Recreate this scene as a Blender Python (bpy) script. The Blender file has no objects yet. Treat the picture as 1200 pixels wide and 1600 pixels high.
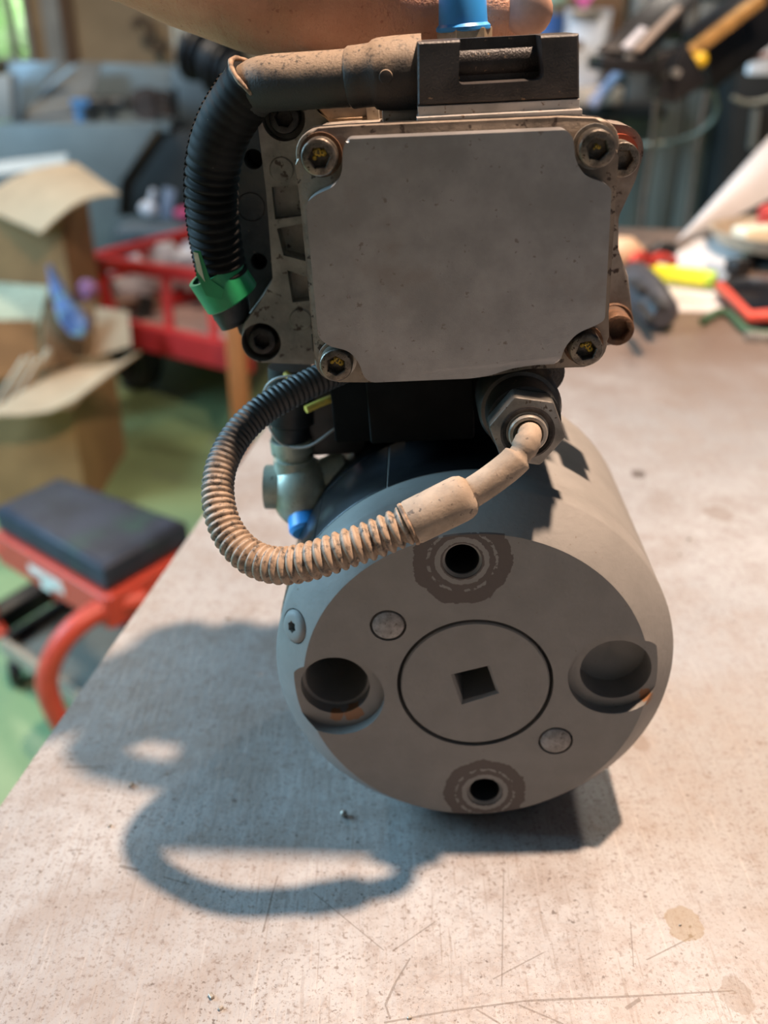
import bpy, bmesh, math, random
from mathutils import Vector, Matrix, noise as mnoise
random.seed(7)
scene = bpy.context.scene
R = math.radians

# ---------------------------------------------------------------- camera
PITCH = R(27.1)
FPX = 1500.0
CAM = Vector((0, 0, 1.1758))
cd = bpy.data.cameras.new('camera')
cd.sensor_fit = 'VERTICAL'; cd.sensor_height = 36.0; cd.sensor_width = 27.0
cd.lens = FPX / 1600 * 36.0
cd.clip_start = 0.01; cd.clip_end = 100
cd.dof.use_dof = True; cd.dof.focus_distance = 0.292; cd.dof.aperture_fstop = 8.0
cam = bpy.data.objects.new('camera', cd); scene.collection.objects.link(cam)
cam.location = CAM; cam.rotation_euler = (R(90) - PITCH, 0, 0)
scene.camera = cam

# ---------------------------------------------------------------- world, lamps, exposure
world = bpy.data.worlds.new('world'); scene.world = world; world.use_nodes = True
bg = world.node_tree.nodes['Background']
bg.inputs[0].default_value = (0.38, 0.60, 0.90, 1); bg.inputs[1].default_value = 0.08
scene.view_settings.view_transform = 'Standard'; scene.view_settings.look = 'None'
scene.view_settings.gamma = 1.0; scene.view_settings.use_curve_mapping = False
scene.view_settings.exposure = 0.0

def area(name, loc, target, size, power, col, shape='DISK', size_y=None):
    l = bpy.data.lights.new(name, 'AREA'); l.shape = shape; l.size = size
    if size_y: l.size_y = size_y
    l.energy = power; l.color = col
    o = bpy.data.objects.new(name, l); scene.collection.objects.link(o)
    o.location = loc
    o.rotation_euler = (Vector(target) - Vector(loc)).to_track_quat('-Z', 'Y').to_euler()
    return o
# the ceiling work lamp, almost overhead, a little to the right
area('ceiling_or_fill_lamp', (0.0316 + 0.207 * 1.5, 0.2695 + 0.07 * 1.5, 0.97 + 1.5), (0.0316, 0.2695, 0.97), 0.055, 66, (1.0, 0.74, 0.56))
area('ceiling_or_fill_lamp', (-1.6, 3.7, 2.7), (-1.7, 3.8, 0), 0.35, 40, (1.0, 0.82, 0.62))  # added fill, warms the boxes and floor at the back left
area('ceiling_or_fill_lamp', (0.9, 2.0, 2.5), (0.8, 2.3, 0), 0.2, 14, (1.0, 0.90, 0.78))  # added fill, brightens the clipboard and board at the back right
# daylight through the open door on the left
area('door_daylight', (-2.9, 1.1, 2.25), (0.0, 0.4, 1.0), 1.9, 190, (0.42, 0.75, 1.0), 'RECTANGLE', 1.5)
# added cool fill behind the camera at right, brightens the cover plate
area('front_fill', (1.25, -2.35, 1.45), (0.2, 0.3, 1.1), 1.3, 2.5, (0.86, 0.93, 1.0), 'RECTANGLE', 1.8)
# added lamp standing in for daylight on the bushes behind the windows
area('hedge_fill', (-2.9, 6.5, 2.4), (-3.0, 8.2, 1.1), 1.5, 160, (1.0, 1.0, 0.92), 'RECTANGLE', 1.5)

# ---------------------------------------------------------------- the device frame (millimetres; x right, y away, z up; origin on the face centre)
YAW, ROLL = R(-1.7), R(4.0)
DY = Vector((-math.sin(YAW), math.cos(YAW), 0))
_x0 = Vector((math.cos(YAW), math.sin(YAW), 0)); _z0 = Vector((0, 0, 1))
DX = math.cos(ROLL) * _x0 + math.sin(ROLL) * _z0
DZ = -math.sin(ROLL) * _x0 + math.cos(ROLL) * _z0
_U = Vector((0, math.sin(PITCH), math.cos(PITCH))); _F = Vector((0, math.cos(PITCH), -math.sin(PITCH)))
DO = CAM + Vector((.0316, 0, 0)) - .0601 * _U + .3334 * _F
RC = 70.8                                     # radius of the drum
TABLE = DO.z - RC / 1000                      # height of the bench top
def ray(px, py): return Vector(((px - 600) / FPX, 0, 0)) - (py - 800) / FPX * _U + _F
def at(px, py, Y):                            # world point at distance Y in front of the camera
    r = ray(px, py); return CAM + r * (Y / r.y)
def on_z(px, py, z):
    r = ray(px, py); return CAM + r * ((z - CAM.z) / r.z)
def loc(px, py, y=0.0):                       # device point (mm) on the plane y
    r = ray(px, py); t = ((DO + DY * y * .001 - CAM).dot(DY)) / r.dot(DY)
    d = CAM + r * t - DO
    return Vector((d.dot(DX), d.dot(DY), d.dot(DZ))) * 1000
def w2d(P): d = P - DO; return Vector((d.dot(DX), d.dot(DY), d.dot(DZ))) * 1000
def d2w(p): return DO + (DX * p[0] + DY * p[1] + DZ * p[2]) * .001
DBASE = DO - _z0 * (RC / 1000)                # the thing's base: where the drum touches the bench
DROT = Matrix((DX, DY, DZ)).transposed().to_4x4()
DOFF = w2d(DBASE)                             # base in device mm

# ---------------------------------------------------------------- materials
MATS = {}
def nd(nt, t, **kw):
    n = nt.nodes.new(t)
    for k, v in kw.items(): setattr(n, k, v)
    return n
def mix(nt, fac, a, b):
    m = nd(nt, 'ShaderNodeMix', data_type='RGBA')
    for i, v in ((0, fac), (6, a), (7, b)):
        if hasattr(v, 'type') and hasattr(v, 'node'): nt.links.new(v, m.inputs[i])
        elif i == 0: m.inputs[0].default_value = v
        else: m.inputs[i].default_value = (*v, 1)
    return m.outputs[2]
def math_(nt, op, a, b=None, c=None):
    m = nd(nt, 'ShaderNodeMath', operation=op)
    for i, v in enumerate((a, b, c)):
        if v is None: continue
        if hasattr(v, 'node'): nt.links.new(v, m.inputs[i])
        else: m.inputs[i].default_value = v
    return m.outputs[0]
def noise(nt, vec, scale, detail=4, rough=.6):
    n = nd(nt, 'ShaderNodeTexNoise'); n.inputs['Scale'].default_value = scale
    n.inputs['Detail'].default_value = detail; n.inputs['Roughness'].default_value = rough
    if vec is not None: nt.links.new(vec, n.inputs['Vector'])
    return n.outputs[0]
def ramp(nt, fac, lo, hi):
    m = nd(nt, 'ShaderNodeMapRange'); m.inputs[1].default_value = lo; m.inputs[2].default_value = hi
    m.interpolation_type = 'SMOOTHSTEP'
    nt.links.new(fac, m.inputs[0]); return m.outputs[0]
def base_mat(name):
    m = bpy.data.materials.new(name); m.use_nodes = True
    nt = m.node_tree; b = nt.nodes['Principled BSDF']
    tc = nd(nt, 'ShaderNodeTexCoord')
    return m, nt, b, tc.outputs['Object']
def mat(name, col, rough=.5, metal=0., var=.12, vs=60., col2=None, spot=None, spot_s=400., spot_t=.62, bump=0., bs=500., trans=0., spec=None, coat=0., stretch=None):
    """base colour with soft variation, an optional second colour in patches and dark specks"""
    if name in MATS: return MATS[name]
    m, nt, b, co = base_mat(name)
    if stretch:
        mp = nd(nt, 'ShaderNodeMapping'); mp.inputs['Scale'].default_value = stretch
        nt.links.new(co, mp.inputs[0]); co = mp.outputs[0]
    dark = tuple(c * (1 - var * 1.6) for c in col); lite = tuple(min(1, c * (1 + var)) for c in col)
    c = mix(nt, ramp(nt, noise(nt, co, vs), .3, .7), dark, lite)
    if col2: c = mix(nt, ramp(nt, noise(nt, co, vs * .45, 5), .52, .66), c, col2)
    if spot: c = mix(nt, ramp(nt, noise(nt, co, spot_s, 3), spot_t, spot_t + .07), c, spot)
    nt.links.new(c, b.inputs['Base Color'])
    b.inputs['Roughness'].default_value = rough; b.inputs['Metallic'].default_value = metal
    if spec is not None: b.inputs['Specular IOR Level'].default_value = spec
    if trans: b.inputs['Transmission Weight'].default_value = trans
    if coat: b.inputs['Coat Weight'].default_value = coat
    if bump:
        bp = nd(nt, 'ShaderNodeBump'); bp.inputs['Strength'].default_value = bump; bp.inputs['Distance'].default_value = .001
        nt.links.new(noise(nt, co, bs, 4), bp.inputs['Height']); nt.links.new(bp.outputs[0], b.inputs['Normal'])
    MATS[name] = m; return m
def emit(name, col, s):
    if name in MATS: return MATS[name]
    m, nt, b, co = base_mat(name)
    b.inputs['Emission Color'].default_value = (*col, 1); b.inputs['Emission Strength'].default_value = s
    MATS[name] = m; return m

GREY = (.235, .222, .206)
def grey_paint(name, patches=(), rust=()):
    """grey machine paint; in the given places (device mm: x, z, radius) it has worn off to brown primer"""
    m, nt, b, co = base_mat(name)
    c = mix(nt, ramp(nt, noise(nt, co, 70), .3, .7), tuple(v * .93 for v in GREY), tuple(v * 1.05 for v in GREY))
    c = mix(nt, ramp(nt, noise(nt, co, 620, 3), .69, .74), c, (.17, .13, .10))
    sep = nd(nt, 'ShaderNodeSeparateXYZ'); nt.links.new(co, sep.inputs[0])
    nz = noise(nt, co, 260, 5, .65); nz2 = noise(nt, co, 500, 3)
    front = math_(nt, 'LESS_THAN', sep.outputs[1], .0004)
    for (x, z, r, ring) in patches:
        dx = math_(nt, 'SUBTRACT', sep.outputs[0], (x - DOFF.x) / 1000)
        dz = math_(nt, 'SUBTRACT', sep.outputs[2], (z - DOFF.z) / 1000)
        d = math_(nt, 'SQRT', math_(nt, 'ADD', math_(nt, 'MULTIPLY', dx, dx), math_(nt, 'MULTIPLY', dz, dz)))
        dn = math_(nt, 'ADD', d, math_(nt, 'MULTIPLY_ADD', nz, .005, -.0025))
        k = math_(nt, 'MULTIPLY', math_(nt, 'LESS_THAN', dn, r / 1000), front)
        # remains of paint round the hole
        dr = math_(nt, 'ADD', d, math_(nt, 'MULTIPLY_ADD', nz2, .0016, -.0008))
        ra = math_(nt, 'ABSOLUTE', math_(nt, 'SUBTRACT', dr, ring / 1000))
        keep = math_(nt, 'GREATER_THAN', ra, .0009)
        ra2 = math_(nt, 'ABSOLUTE', math_(nt, 'SUBTRACT', dr, (ring + 3.2) / 1000))
        keep2 = math_(nt, 'MAXIMUM', math_(nt, 'GREATER_THAN', ra2, .0005), math_(nt, 'LESS_THAN', nz, .50))
        k = math_(nt, 'MULTIPLY', math_(nt, 'MULTIPLY', k, keep), keep2)
        c = mix(nt, k, c, (.105, .085, .076))
    for (x, y, z, r) in rust:
        v = nd(nt, 'ShaderNodeVectorMath', operation='DISTANCE'); nt.links.new(co, v.inputs[0])
        v.inputs[1].default_value = ((x - DOFF.x) / 1000, (y - DOFF.y) / 1000, (z - DOFF.z) / 1000)
        dn = math_(nt, 'ADD', v.outputs['Value'], math_(nt, 'MULTIPLY_ADD', nz, .008, -.004))
        c = mix(nt, math_(nt, 'MULTIPLY', math_(nt, 'LESS_THAN', dn, r / 1000), .85), c, (.30, .13, .05))
    nt.links.new(c, b.inputs['Base Color']); b.inputs['Roughness'].default_value = .55; b.inputs['Specular IOR Level'].default_value = .3
    bp = nd(nt, 'ShaderNodeBump'); bp.inputs['Strength'].default_value = .25; bp.inputs['Distance'].default_value = .0006
    nt.links.new(noise(nt, co, 420, 5), bp.inputs['Height']); nt.links.new(bp.outputs[0], b.inputs['Normal'])
    return m

def bench_mat():
    m, nt, b, co = base_mat('worn steel top')
    c = mix(nt, ramp(nt, noise(nt, co, 5, 5), .3, .7), (.31, .30, .297), (.41, .40, .395))
    c = mix(nt, ramp(nt, noise(nt, co, 34, 6, .7), .38, .68), c, (.30, .268, .25))
    # brown film on the far part of the top, where the work pieces drag
    sep = nd(nt, 'ShaderNodeSeparateXYZ'); nt.links.new(co, sep.inputs[0])
    far = ramp(nt, math_(nt, 'ADD', sep.outputs[1], math_(nt, 'MULTIPLY', noise(nt, co, 7, 3), .25)), .24, .46)
    c = mix(nt, math_(nt, 'MULTIPLY', far, .8), c, (.19, .115, .075))
    den = ramp(nt, noise(nt, co, 16, 3), .30, .70)
    c = mix(nt, math_(nt, 'MULTIPLY', ramp(nt, noise(nt, co, 150, 6, .75), .50, .66), .45), c, (.22, .17, .145))
    c = mix(nt, math_(nt, 'MULTIPLY', ramp(nt, noise(nt, co, 620, 4, .7), .565, .63), math_(nt, 'MULTIPLY_ADD', den, .6, .2)), c, (.135, .095, .075))
    c = mix(nt, math_(nt, 'MULTIPLY', ramp(nt, noise(nt, co, 1100, 3, .7), .60, .66), .6), c, (.15, .11, .09))
    c = mix(nt, math_(nt, 'MULTIPLY', ramp(nt, noise(nt, co, 330, 3, .6), .67, .70), .75), c, (.09, .065, .055))
    for rot, f_ in ((.5, .30), (-.75, .25), (1.3, .2)):
        mp = nd(nt, 'ShaderNodeMapping'); mp.inputs['Rotation'].default_value = (0, 0, rot); mp.inputs['Scale'].default_value = (1, .045, 1)
        nt.links.new(co, mp.inputs[0])
        sn = noise(nt, mp.outputs[0], 750, 2, .5)
        c = mix(nt, math_(nt, 'MULTIPLY', ramp(nt, sn, .66, .72), f_ * 1.4), c, (.20, .155, .13))
        c = mix(nt, math_(nt, 'MULTIPLY', ramp(nt, sn, .32, .27), f_), c, (.50, .46, .43))
    # a few long scratches
    for (ax, ay, bx, by, w) in SCR:
        dx, dy = bx - ax, by - ay; L = math.hypot(dx, dy); ux, uy = dx / L, dy / L
        rx = math_(nt, 'SUBTRACT', sep.outputs[0], ax); ry = math_(nt, 'SUBTRACT', sep.outputs[1], ay)
        t = math_(nt, 'ADD', math_(nt, 'MULTIPLY', rx, ux), math_(nt, 'MULTIPLY', ry, uy))
        q = math_(nt, 'ABSOLUTE', math_(nt, 'SUBTRACT', math_(nt, 'MULTIPLY', rx, uy), math_(nt, 'MULTIPLY', ry, ux)))
        k = math_(nt, 'MULTIPLY', math_(nt, 'LESS_THAN', q, w), math_(nt, 'MULTIPLY', math_(nt, 'GREATER_THAN', t, 0), math_(nt, 'LESS_THAN', t, L)))
        c = mix(nt, math_(nt, 'MULTIPLY', k, .55), c, (.10, .075, .06))
    for (x, y, r, cc, f) in STAIN:
        dx = math_(nt, 'SUBTRACT', sep.outputs[0], x); dy = math_(nt, 'MULTIPLY', math_(nt, 'SUBTRACT', sep.outputs[1], y), .8)
        d = math_(nt, 'SQRT', math_(nt, 'ADD', math_(nt, 'MULTIPLY', dx, dx), math_(nt, 'MULTIPLY', dy, dy)))
        d = math_(nt, 'ADD', d, math_(nt, 'MULTIPLY_ADD', noise(nt, co, 160, 3), r * 1.2, -r * .6))
        c = mix(nt, math_(nt, 'MULTIPLY', math_(nt, 'LESS_THAN', d, r), f), c, cc)
    nt.links.new(c, b.inputs['Base Color'])
    rr = nd(nt, 'ShaderNodeMapRange'); rr.inputs[3].default_value = .34; rr.inputs[4].default_value = .52
    nt.links.new(noise(nt, co, 25, 5), rr.inputs[0]); nt.links.new(rr.outputs[0], b.inputs['Roughness'])
    b.inputs['Metallic'].default_value = .25
    mp = nd(nt, 'ShaderNodeMapping'); mp.inputs['Scale'].default_value = (1, .22, 1); mp.inputs['Rotation'].default_value = (0, 0, .5)
    nt.links.new(co, mp.inputs[0])
    bp = nd(nt, 'ShaderNodeBump'); bp.inputs['Strength'].default_value = .22; bp.inputs['Distance'].default_value = .0008
    h = math_(nt, 'ADD', noise(nt, co, 300, 6, .7), noise(nt, mp.outputs[0], 420, 3))
    nt.links.new(h, bp.inputs['Height']); nt.links.new(bp.outputs[0], b.inputs['Normal'])
    return m

# ---------------------------------------------------------------- mesh builder
class MB:
    def __init__(s): s.bm = bmesh.new()
    def box(s, c, size, rot=None):
        r = bmesh.ops.create_cube(s.bm, size=1)
        M = Matrix.Translation(Vector(c)) @ (rot.to_4x4() if rot is not None else Matrix()) @ Matrix.Diagonal((*size, 1))
        bmesh.ops.transform(s.bm, matrix=M, verts=r['verts']); return s
    def beam(s, a, b, w, h, up=(0, 0, 1)):
        a, b = Vector(a), Vector(b); y = (b - a).normalized(); x = y.cross(Vector(up)).normalized(); z = x.cross(y)
        return s.box((a + b) / 2, (w, (b - a).length, h), Matrix((x, y, z)).transposed())
    def lathe(s, prof, o=(0, 0, 0), ax=(0, 1, 0), seg=48, closed=False):
        """prof: (radius, distance along the axis)"""
        o = Vector(o); ax = Vector(ax).normalized()
        u = ax.orthogonal().normalized(); v = ax.cross(u)
        rings = []
        for (r, t) in prof:
            if r < 1e-7: rings.append([s.bm.verts.new(o + ax * t)])
            else: rings.append([s.bm.verts.new(o + ax * t + (u * math.cos(2 * math.pi * k / seg) + v * math.sin(2 * math.pi * k / seg)) * r) for k in range(seg)])
        pairs = list(zip(rings[:-1], rings[1:]))
        if closed: pairs.append((rings[-1], rings[0]))
        for A, B in pairs:
            for k in range(seg):
                k2 = (k + 1) % seg
                if len(A) == 1 and len(B) == 1: continue
                if len(A) == 1: s.bm.faces.new((A[0], B[k2], B[k]))
                elif len(B) == 1: s.bm.faces.new((A[k], A[k2], B[0]))
                else: s.bm.faces.new((A[k], A[k2], B[k2], B[k]))
        if not closed:
            if len(rings[0]) > 1: s.bm.faces.new(rings[0])
            if len(rings[-1]) > 1: s.bm.faces.new(list(reversed(rings[-1])))
        return s
    def cyl(s, a, b, r, r2=None, seg=24):
        a, b = Vector(a), Vector(b); L = (b - a).length
        return s.lathe([(r, 0), (r if r2 is None else r2, L)], a, b - a, seg)
    def prism(s, poly, y0, y1, bev=0, n=2, axis='y'):
        """polygon in (x, z) extruded along y (or (x, y) along z, or (y, z) along x)"""
        f = {'y': lambda p, t: (p[0], t, p[1]), 'z': lambda p, t: (p[0], p[1], t), 'x': lambda p, t: (t, p[0], p[1])}[axis]
        A = [s.bm.verts.new(f(p, y0)) for p in poly]; B = [s.bm.verts.new(f(p, y1)) for p in poly]
        fa = s.bm.faces.new(A); fb = s.bm.faces.new(list(reversed(B)))
        for i in range(len(poly)):
            j = (i + 1) % len(poly); s.bm.faces.new((A[j], A[i], B[i], B[j]))
        if bev:
            e = list(set(list(fa.edges) + list(fb.edges))); bmesh.ops.bevel(s.bm, geom=e, offset=bev, segments=n, affect='EDGES', profile=.6)
        return s
    def tube(s, pts, rad, seg=16, cap=True, squash=None):
        pts = [Vector(p) for p in pts]; n = len(pts)
        rad = rad if hasattr(rad, '__len__') else [rad] * n
        T = [(pts[min(i + 1, n - 1)] - pts[max(i - 1, 0)]).normalized() for i in range(n)]
        u = T[0].orthogonal().normalized(); rings = []
        for i in range(n):
            u = (u - T[i] * u.dot(T[i])).normalized(); v = T[i].cross(u)
            rings.append([s.bm.verts.new(pts[i] + (u * math.cos(2 * math.pi * k / seg) + v * math.sin(2 * math.pi * k / seg)) * rad[i]) for k in range(seg)])
        for A, B in zip(rings[:-1], rings[1:]):
            for k in range(seg):
                k2 = (k + 1) % seg; s.bm.faces.new((A[k], A[k2], B[k2], B[k]))
        if cap: s.bm.faces.new(list(reversed(rings[0]))); s.bm.faces.new(rings[-1])
        return s
    def ball(s, c, r, seg=16, scale=(1, 1, 1), rot=None):
        q = bmesh.ops.create_uvsphere(s.bm, u_segments=seg, v_segments=max(6, seg // 2), radius=r)
        M = Matrix.Translation(Vector(c)) @ (rot.to_4x4() if rot is not None else Matrix()) @ Matrix.Diagonal((*scale, 1))
        bmesh.ops.transform(s.bm, matrix=M, verts=q['verts']); return s
    def sheet(s, corners, t=.002, nu=1, nv=1, fn=None):
        """a thin solid sheet between four corners (a b c d round the edge); fn(u, v) gives an offset vector"""
        a, b, c, d = [Vector(p) for p in corners]; nrm = (b - a).cross(d - a).normalized()
        G = []
        for side in (0, 1):
            g = [[s.bm.verts.new((a * (1 - u / nu) + b * (u / nu)) * (1 - v / nv) + (d * (1 - u / nu) + c * (u / nu)) * (v / nv) + (Vector(fn(u / nu, v / nv)) if fn else Vector()) - nrm * t * side) for u in range(nu + 1)] for v in range(nv + 1)]
            G.append(g)
        A, B = G
        for v in range(nv):
            for u in range(nu):
                s.bm.faces.new((A[v][u], A[v][u + 1], A[v + 1][u + 1], A[v + 1][u]))
                s.bm.faces.new((B[v + 1][u], B[v + 1][u + 1], B[v][u + 1], B[v][u]))
        for u in range(nu):
            s.bm.faces.new((A[0][u + 1], A[0][u], B[0][u], B[0][u + 1])); s.bm.faces.new((A[nv][u], A[nv][u + 1], B[nv][u + 1], B[nv][u]))
        for v in range(nv):
            s.bm.faces.new((A[v][0], A[v + 1][0], B[v + 1][0], B[v][0])); s.bm.faces.new((A[v + 1][nu], A[v][nu], B[v][nu], B[v + 1][nu]))
        return s
    def bevel(s, off, seg=2, ang=35):
        s.bm.normal_update()
        e = [e for e in s.bm.edges if len(e.link_faces) == 2 and e.calc_face_angle(0) > R(ang)]
        bmesh.ops.bevel(s.bm, geom=e, offset=off, segments=seg, affect='EDGES', profile=.5, clamp_overlap=True); return s
    def xform(s, M): bmesh.ops.transform(s.bm, matrix=M, verts=s.bm.verts); return s
    def build(s, name, m, parent=None, smooth=35, dev=False, at_=None):
        bm = s.bm
        bmesh.ops.recalc_face_normals(bm, faces=bm.faces)
        if dev:                                   # device millimetres -> metres about the device base
            bmesh.ops.transform(bm, matrix=Matrix.Scale(.001, 4) @ Matrix.Translation(-DOFF), verts=bm.verts)
        if at_ is not None: bmesh.ops.translate(bm, vec=-Vector(at_), verts=bm.verts)
        me = bpy.data.meshes.new(name); bm.to_mesh(me); bm.free()
        me.materials.append(m)
        if smooth: finish(me, smooth)
        o = bpy.data.objects.new(name, me); scene.collection.objects.link(o)
        if parent is not None: o.parent = parent
        if at_ is not None: o.location = at_
        return o
def finish(me, ang):
    me.polygons.foreach_set('use_smooth', [True] * len(me.polygons)); me.set_sharp_from_angle(angle=R(ang))
def modded(o, mods, ang=35):
    """apply modifiers given as (type, settings)"""
    for t, kw in mods:
        md = o.modifiers.new('m', t)
        for k, v in kw.items(): setattr(md, k, v)
    dg = bpy.context.evaluated_depsgraph_get(); dg.update()
    me = bpy.data.meshes.new_from_object(o.evaluated_get(dg)); o.modifiers.clear()
    old = o.data; o.data = me; me.name = old.name; bpy.data.meshes.remove(old)
    if ang: finish(me, ang)
    return o
def cut(o, cutters, ang=35):
    """subtract builders (device mm, or already in the object's space)"""
    objs = []
    for c in cutters:
        k = c.build('cutter', o.data.materials[0], None, 0, dev=True)
        k.parent = o.parent; objs.append(k)
    dg = bpy.context.evaluated_depsgraph_get(); dg.update()
    modded(o, [('BOOLEAN', dict(operation='DIFFERENCE', solver='EXACT', object=k)) for k in objs], ang)
    for k in objs:
        me = k.data; bpy.data.objects.remove(k); bpy.data.meshes.remove(me)
    return o
def tag(o, label, cat, group=None, kind=None):
    o['label'] = label; o['category'] = cat
    if group: o['group'] = group
    if kind: o['kind'] = kind
    return o
def thing(name, label, cat, loc=(0, 0, 0), group=None, rz=0):
    o = bpy.data.objects.new(name, None); scene.collection.objects.link(o)
    o.empty_display_size = .05; o.location = loc; o.rotation_euler = (0, 0, rz)
    return tag(o, label, cat, group)
def struct(o): o['kind'] = 'structure'; return o
def place(mb, name, m, base, label, cat, group=None, smooth=35):
    return tag(mb.build(name, m, None, smooth, at_=base), label, cat, group)
def part(mb, name, m, root, smooth=35):
    """world-space builder -> part of an unrotated thing"""
    o = mb.build(name, m, root, smooth)
    o.data.transform(Matrix.Translation(-root.location)); return o
def spline(pts, n=12):
    """Catmull-Rom through the points"""
    P = [Vector(p) for p in pts]; P = [P[0] * 2 - P[1]] + P + [P[-1] * 2 - P[-2]]
    out = []
    for i in range(1, len(P) - 2):
        for k in range(n):
            t = k / n; a, b, c, d = P[i - 1:i + 3]
            out.append(.5 * ((2 * b) + (c - a) * t + (2 * a - 5 * b + 4 * c - d) * t * t + (-a + 3 * b - 3 * c + d) * t ** 3))
    out.append(P[-2]); return out
def resample(pts, step):
    out = [pts[0]]; acc = 0.
    for a, b in zip(pts[:-1], pts[1:]):
        L = (b - a).length; s = step - acc
        while s <= L: out.append(a.lerp(b, s / L)); s += step
        acc = L - (s - step)
    out.append(pts[-1]); return out
def arc(cx, cz, r, a0, a1, n=6):
    return [(cx + r * math.cos(R(a0 + (a1 - a0) * k / n)), cz + r * math.sin(R(a0 + (a1 - a0) * k / n))) for k in range(n + 1)]

# ================================================================ SETTING
m_floor = mat('green floor paint', (.25, .35, .17), .38, var=.16, vs=1.6, col2=(.18, .27, .17), spot=(.17, .22, .15), spot_s=3.5, spot_t=.60)
mb = MB(); mb.box((0, 1.0, -.05), (14, 14, .1)); struct(mb.build('floor', m_floor))
m_wall = mat('bare plywood wall', (.33, .25, .165), .8, var=.14, vs=2.0, col2=(.27, .19, .12), bump=.2, bs=60)
# back wall with two window openings
WY = 5.6
def wx(px): return at(px, 40, WY).x
w1a, w1b = wx(-140), wx(50); w2a, w2b = wx(272), wx(325)
wz1 = at(30, 98, WY).z; wz2 = at(290, 112, WY).z
mb = MB()
zt = 3.4
for (x0, x1, z0, z1) in ((-4.4, w1a, 0, zt), (w1a, w1b, 0, wz1), (w1a, w1b, 2.0, zt), (w1b, w2a, 0, zt), (w2a, w2b, 0, wz2), (w2a, w2b, 1.8, zt), (w2b, 4.4, 0, zt)):
    mb.box(((x0 + x1) / 2, WY + .06, (z0 + z1) / 2), (x1 - x0, .12, z1 - z0))
struct(mb.build('wall_back', m_wall))
m_trim = mat('grey painted window frame', (.30, .31, .32), .6, vs=8)
m_white = mat('white painted frame', (.80, .80, .74), .5, vs=10, var=.05)
m_pane = mat('window glass', (.9, .95, .95), .05, var=.01, trans=.92)
for i, (xa, xb, zb, zt_, mm, bars) in enumerate(((w1a, w1b, wz1, 2.0, m_trim, (wx(18),)), (w2a, w2b, wz2, 1.8, m_white, (wx(288),)))):
    mb = MB(); fw = .022 if i == 0 else .02
    mb.box(((xa + xb) / 2, WY - .01, zb + fw / 2), (xb - xa, .1, fw)); mb.box(((xa + xb) / 2, WY - .01, zt_ - fw / 2), (xb - xa, .1, fw))
    mb.box((xa + fw / 2, WY - .01, (zb + zt_) / 2), (fw, .1, zt_ - zb - 2 * fw)); mb.box((xb - fw / 2, WY - .01, (zb + zt_) / 2), (fw, .1, zt_ - zb - 2 * fw))
    fr = struct(mb.build('window_%d' % (i + 1), mm))
    for bx in bars:
        mb = MB(); mb.box((bx, WY - .0, (zb + zt_) / 2), (.024 if i == 0 else .06, .06, zt_ - zb - 2 * fw)); mb.build('mullion', mm, fr)
    mb = MB(); mb.box(((xa + xb) / 2, WY + .04, (zb + zt_) / 2), (xb - xa - fw, .006, zt_ - zb - fw)); mb.build('pane', m_pane, fr)
# unseen wall added to keep front light off the drum, open at its right
mb = MB(); mb.box((-2.2, -2.3, 1.3), (5.2, .12, 2.6)); struct(mb.build('light_block_wall', mat('brown light blocker', (.20, .125, .075), .8, var=.15, vs=2)))
# battens on the wall
for px, w, mm in ((82, .09, m_trim), (106, .05, mat('brown batten', (.13, .075, .045), .7))):
    a = at(px - 4, 0, WY - .03); mb = MB(); mb.box((a.x, WY - .03, 1.3), (w, .05, 2.6)); struct(mb.build('trim_%d' % (1 if px == 82 else 2), mm))
# yard outside the windows: clipped bushes, one leafy mass
m_leaf = mat('sunlit leaves', (.42, .72, .30), .6, var=.4, vs=7, col2=(.70, .92, .62), spot=(.12, .30, .08), spot_s=16, spot_t=.58)
mb = MB()
for k in range(90):
    x = -5.2 + 5.2 * random.random(); mb.ball((x, 8.2 + random.random() * .6, .2 + 2.2 * random.random()), .35 + .25 * random.random(), 10)
for v in mb.bm.verts: v.co += Vector(mnoise.noise_vector(v.co * 4)) * .16
tag(mb.build('hedge', m_leaf), 'bright green leafy hedge seen through the back windows', 'hedge', kind='stuff')

# ================================================================ WORKBENCH
E1 = on_z(0, 1260, TABLE); E2 = on_z(418, 662, TABLE)
BD = (E2 - E1).normalized(); BN = Vector((BD.y, -BD.x, 0))
BR = Vector((.6, .55, 0))
bench = thing('workbench', 'steel topped workbench with scratched grey surface under the machine', 'workbench', BR)
def bp(u, v, z): p = E1 + BD * u + BN * v; return Vector((p.x, p.y, z))
def sp(px, py): p = on_z(px, py, TABLE) - BR; return (p.x, p.y)
SCR = [(*sp(434, 1368), *sp(425, 1400), .00025), (*sp(425, 1400), *sp(411, 1456), .00032), (*sp(641, 1497), *sp(618, 1535), .0003), (*sp(618, 1535), *sp(602, 1570), .0004), (*sp(602, 1570), *sp(610, 1592), .0003),
       (*sp(600, 1598), *sp(700, 1580), .00035), (*sp(700, 1580), *sp(820, 1564), .0003), (*sp(820, 1564), *sp(1000, 1556), .0004), (*sp(1000, 1556), *sp(1146, 1548), .0003), (*sp(978, 1576), *sp(1000, 1561), .0006), (*sp(744, 1577), *sp(782, 1600), .0003), (*sp(810, 1570), *sp(880, 1600), .0003),
       (*sp(186, 1353), *sp(217, 1360), .0007), (*sp(100, 1199), *sp(166, 1198), .0004), (*sp(255, 1370), *sp(296, 1382), .0003), (*sp(490, 1395), *sp(600, 1485), .0002), (*sp(615, 1485), *sp(680, 1440), .0002), (*sp(1010, 1500), *sp(1085, 1462), .00025), (*sp(770, 1530), *sp(850, 1488), .0002), (*sp(787, 1360), *sp(784, 1540), .0002), (*sp(985, 1440), *sp(990, 1510), .0002)]
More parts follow.
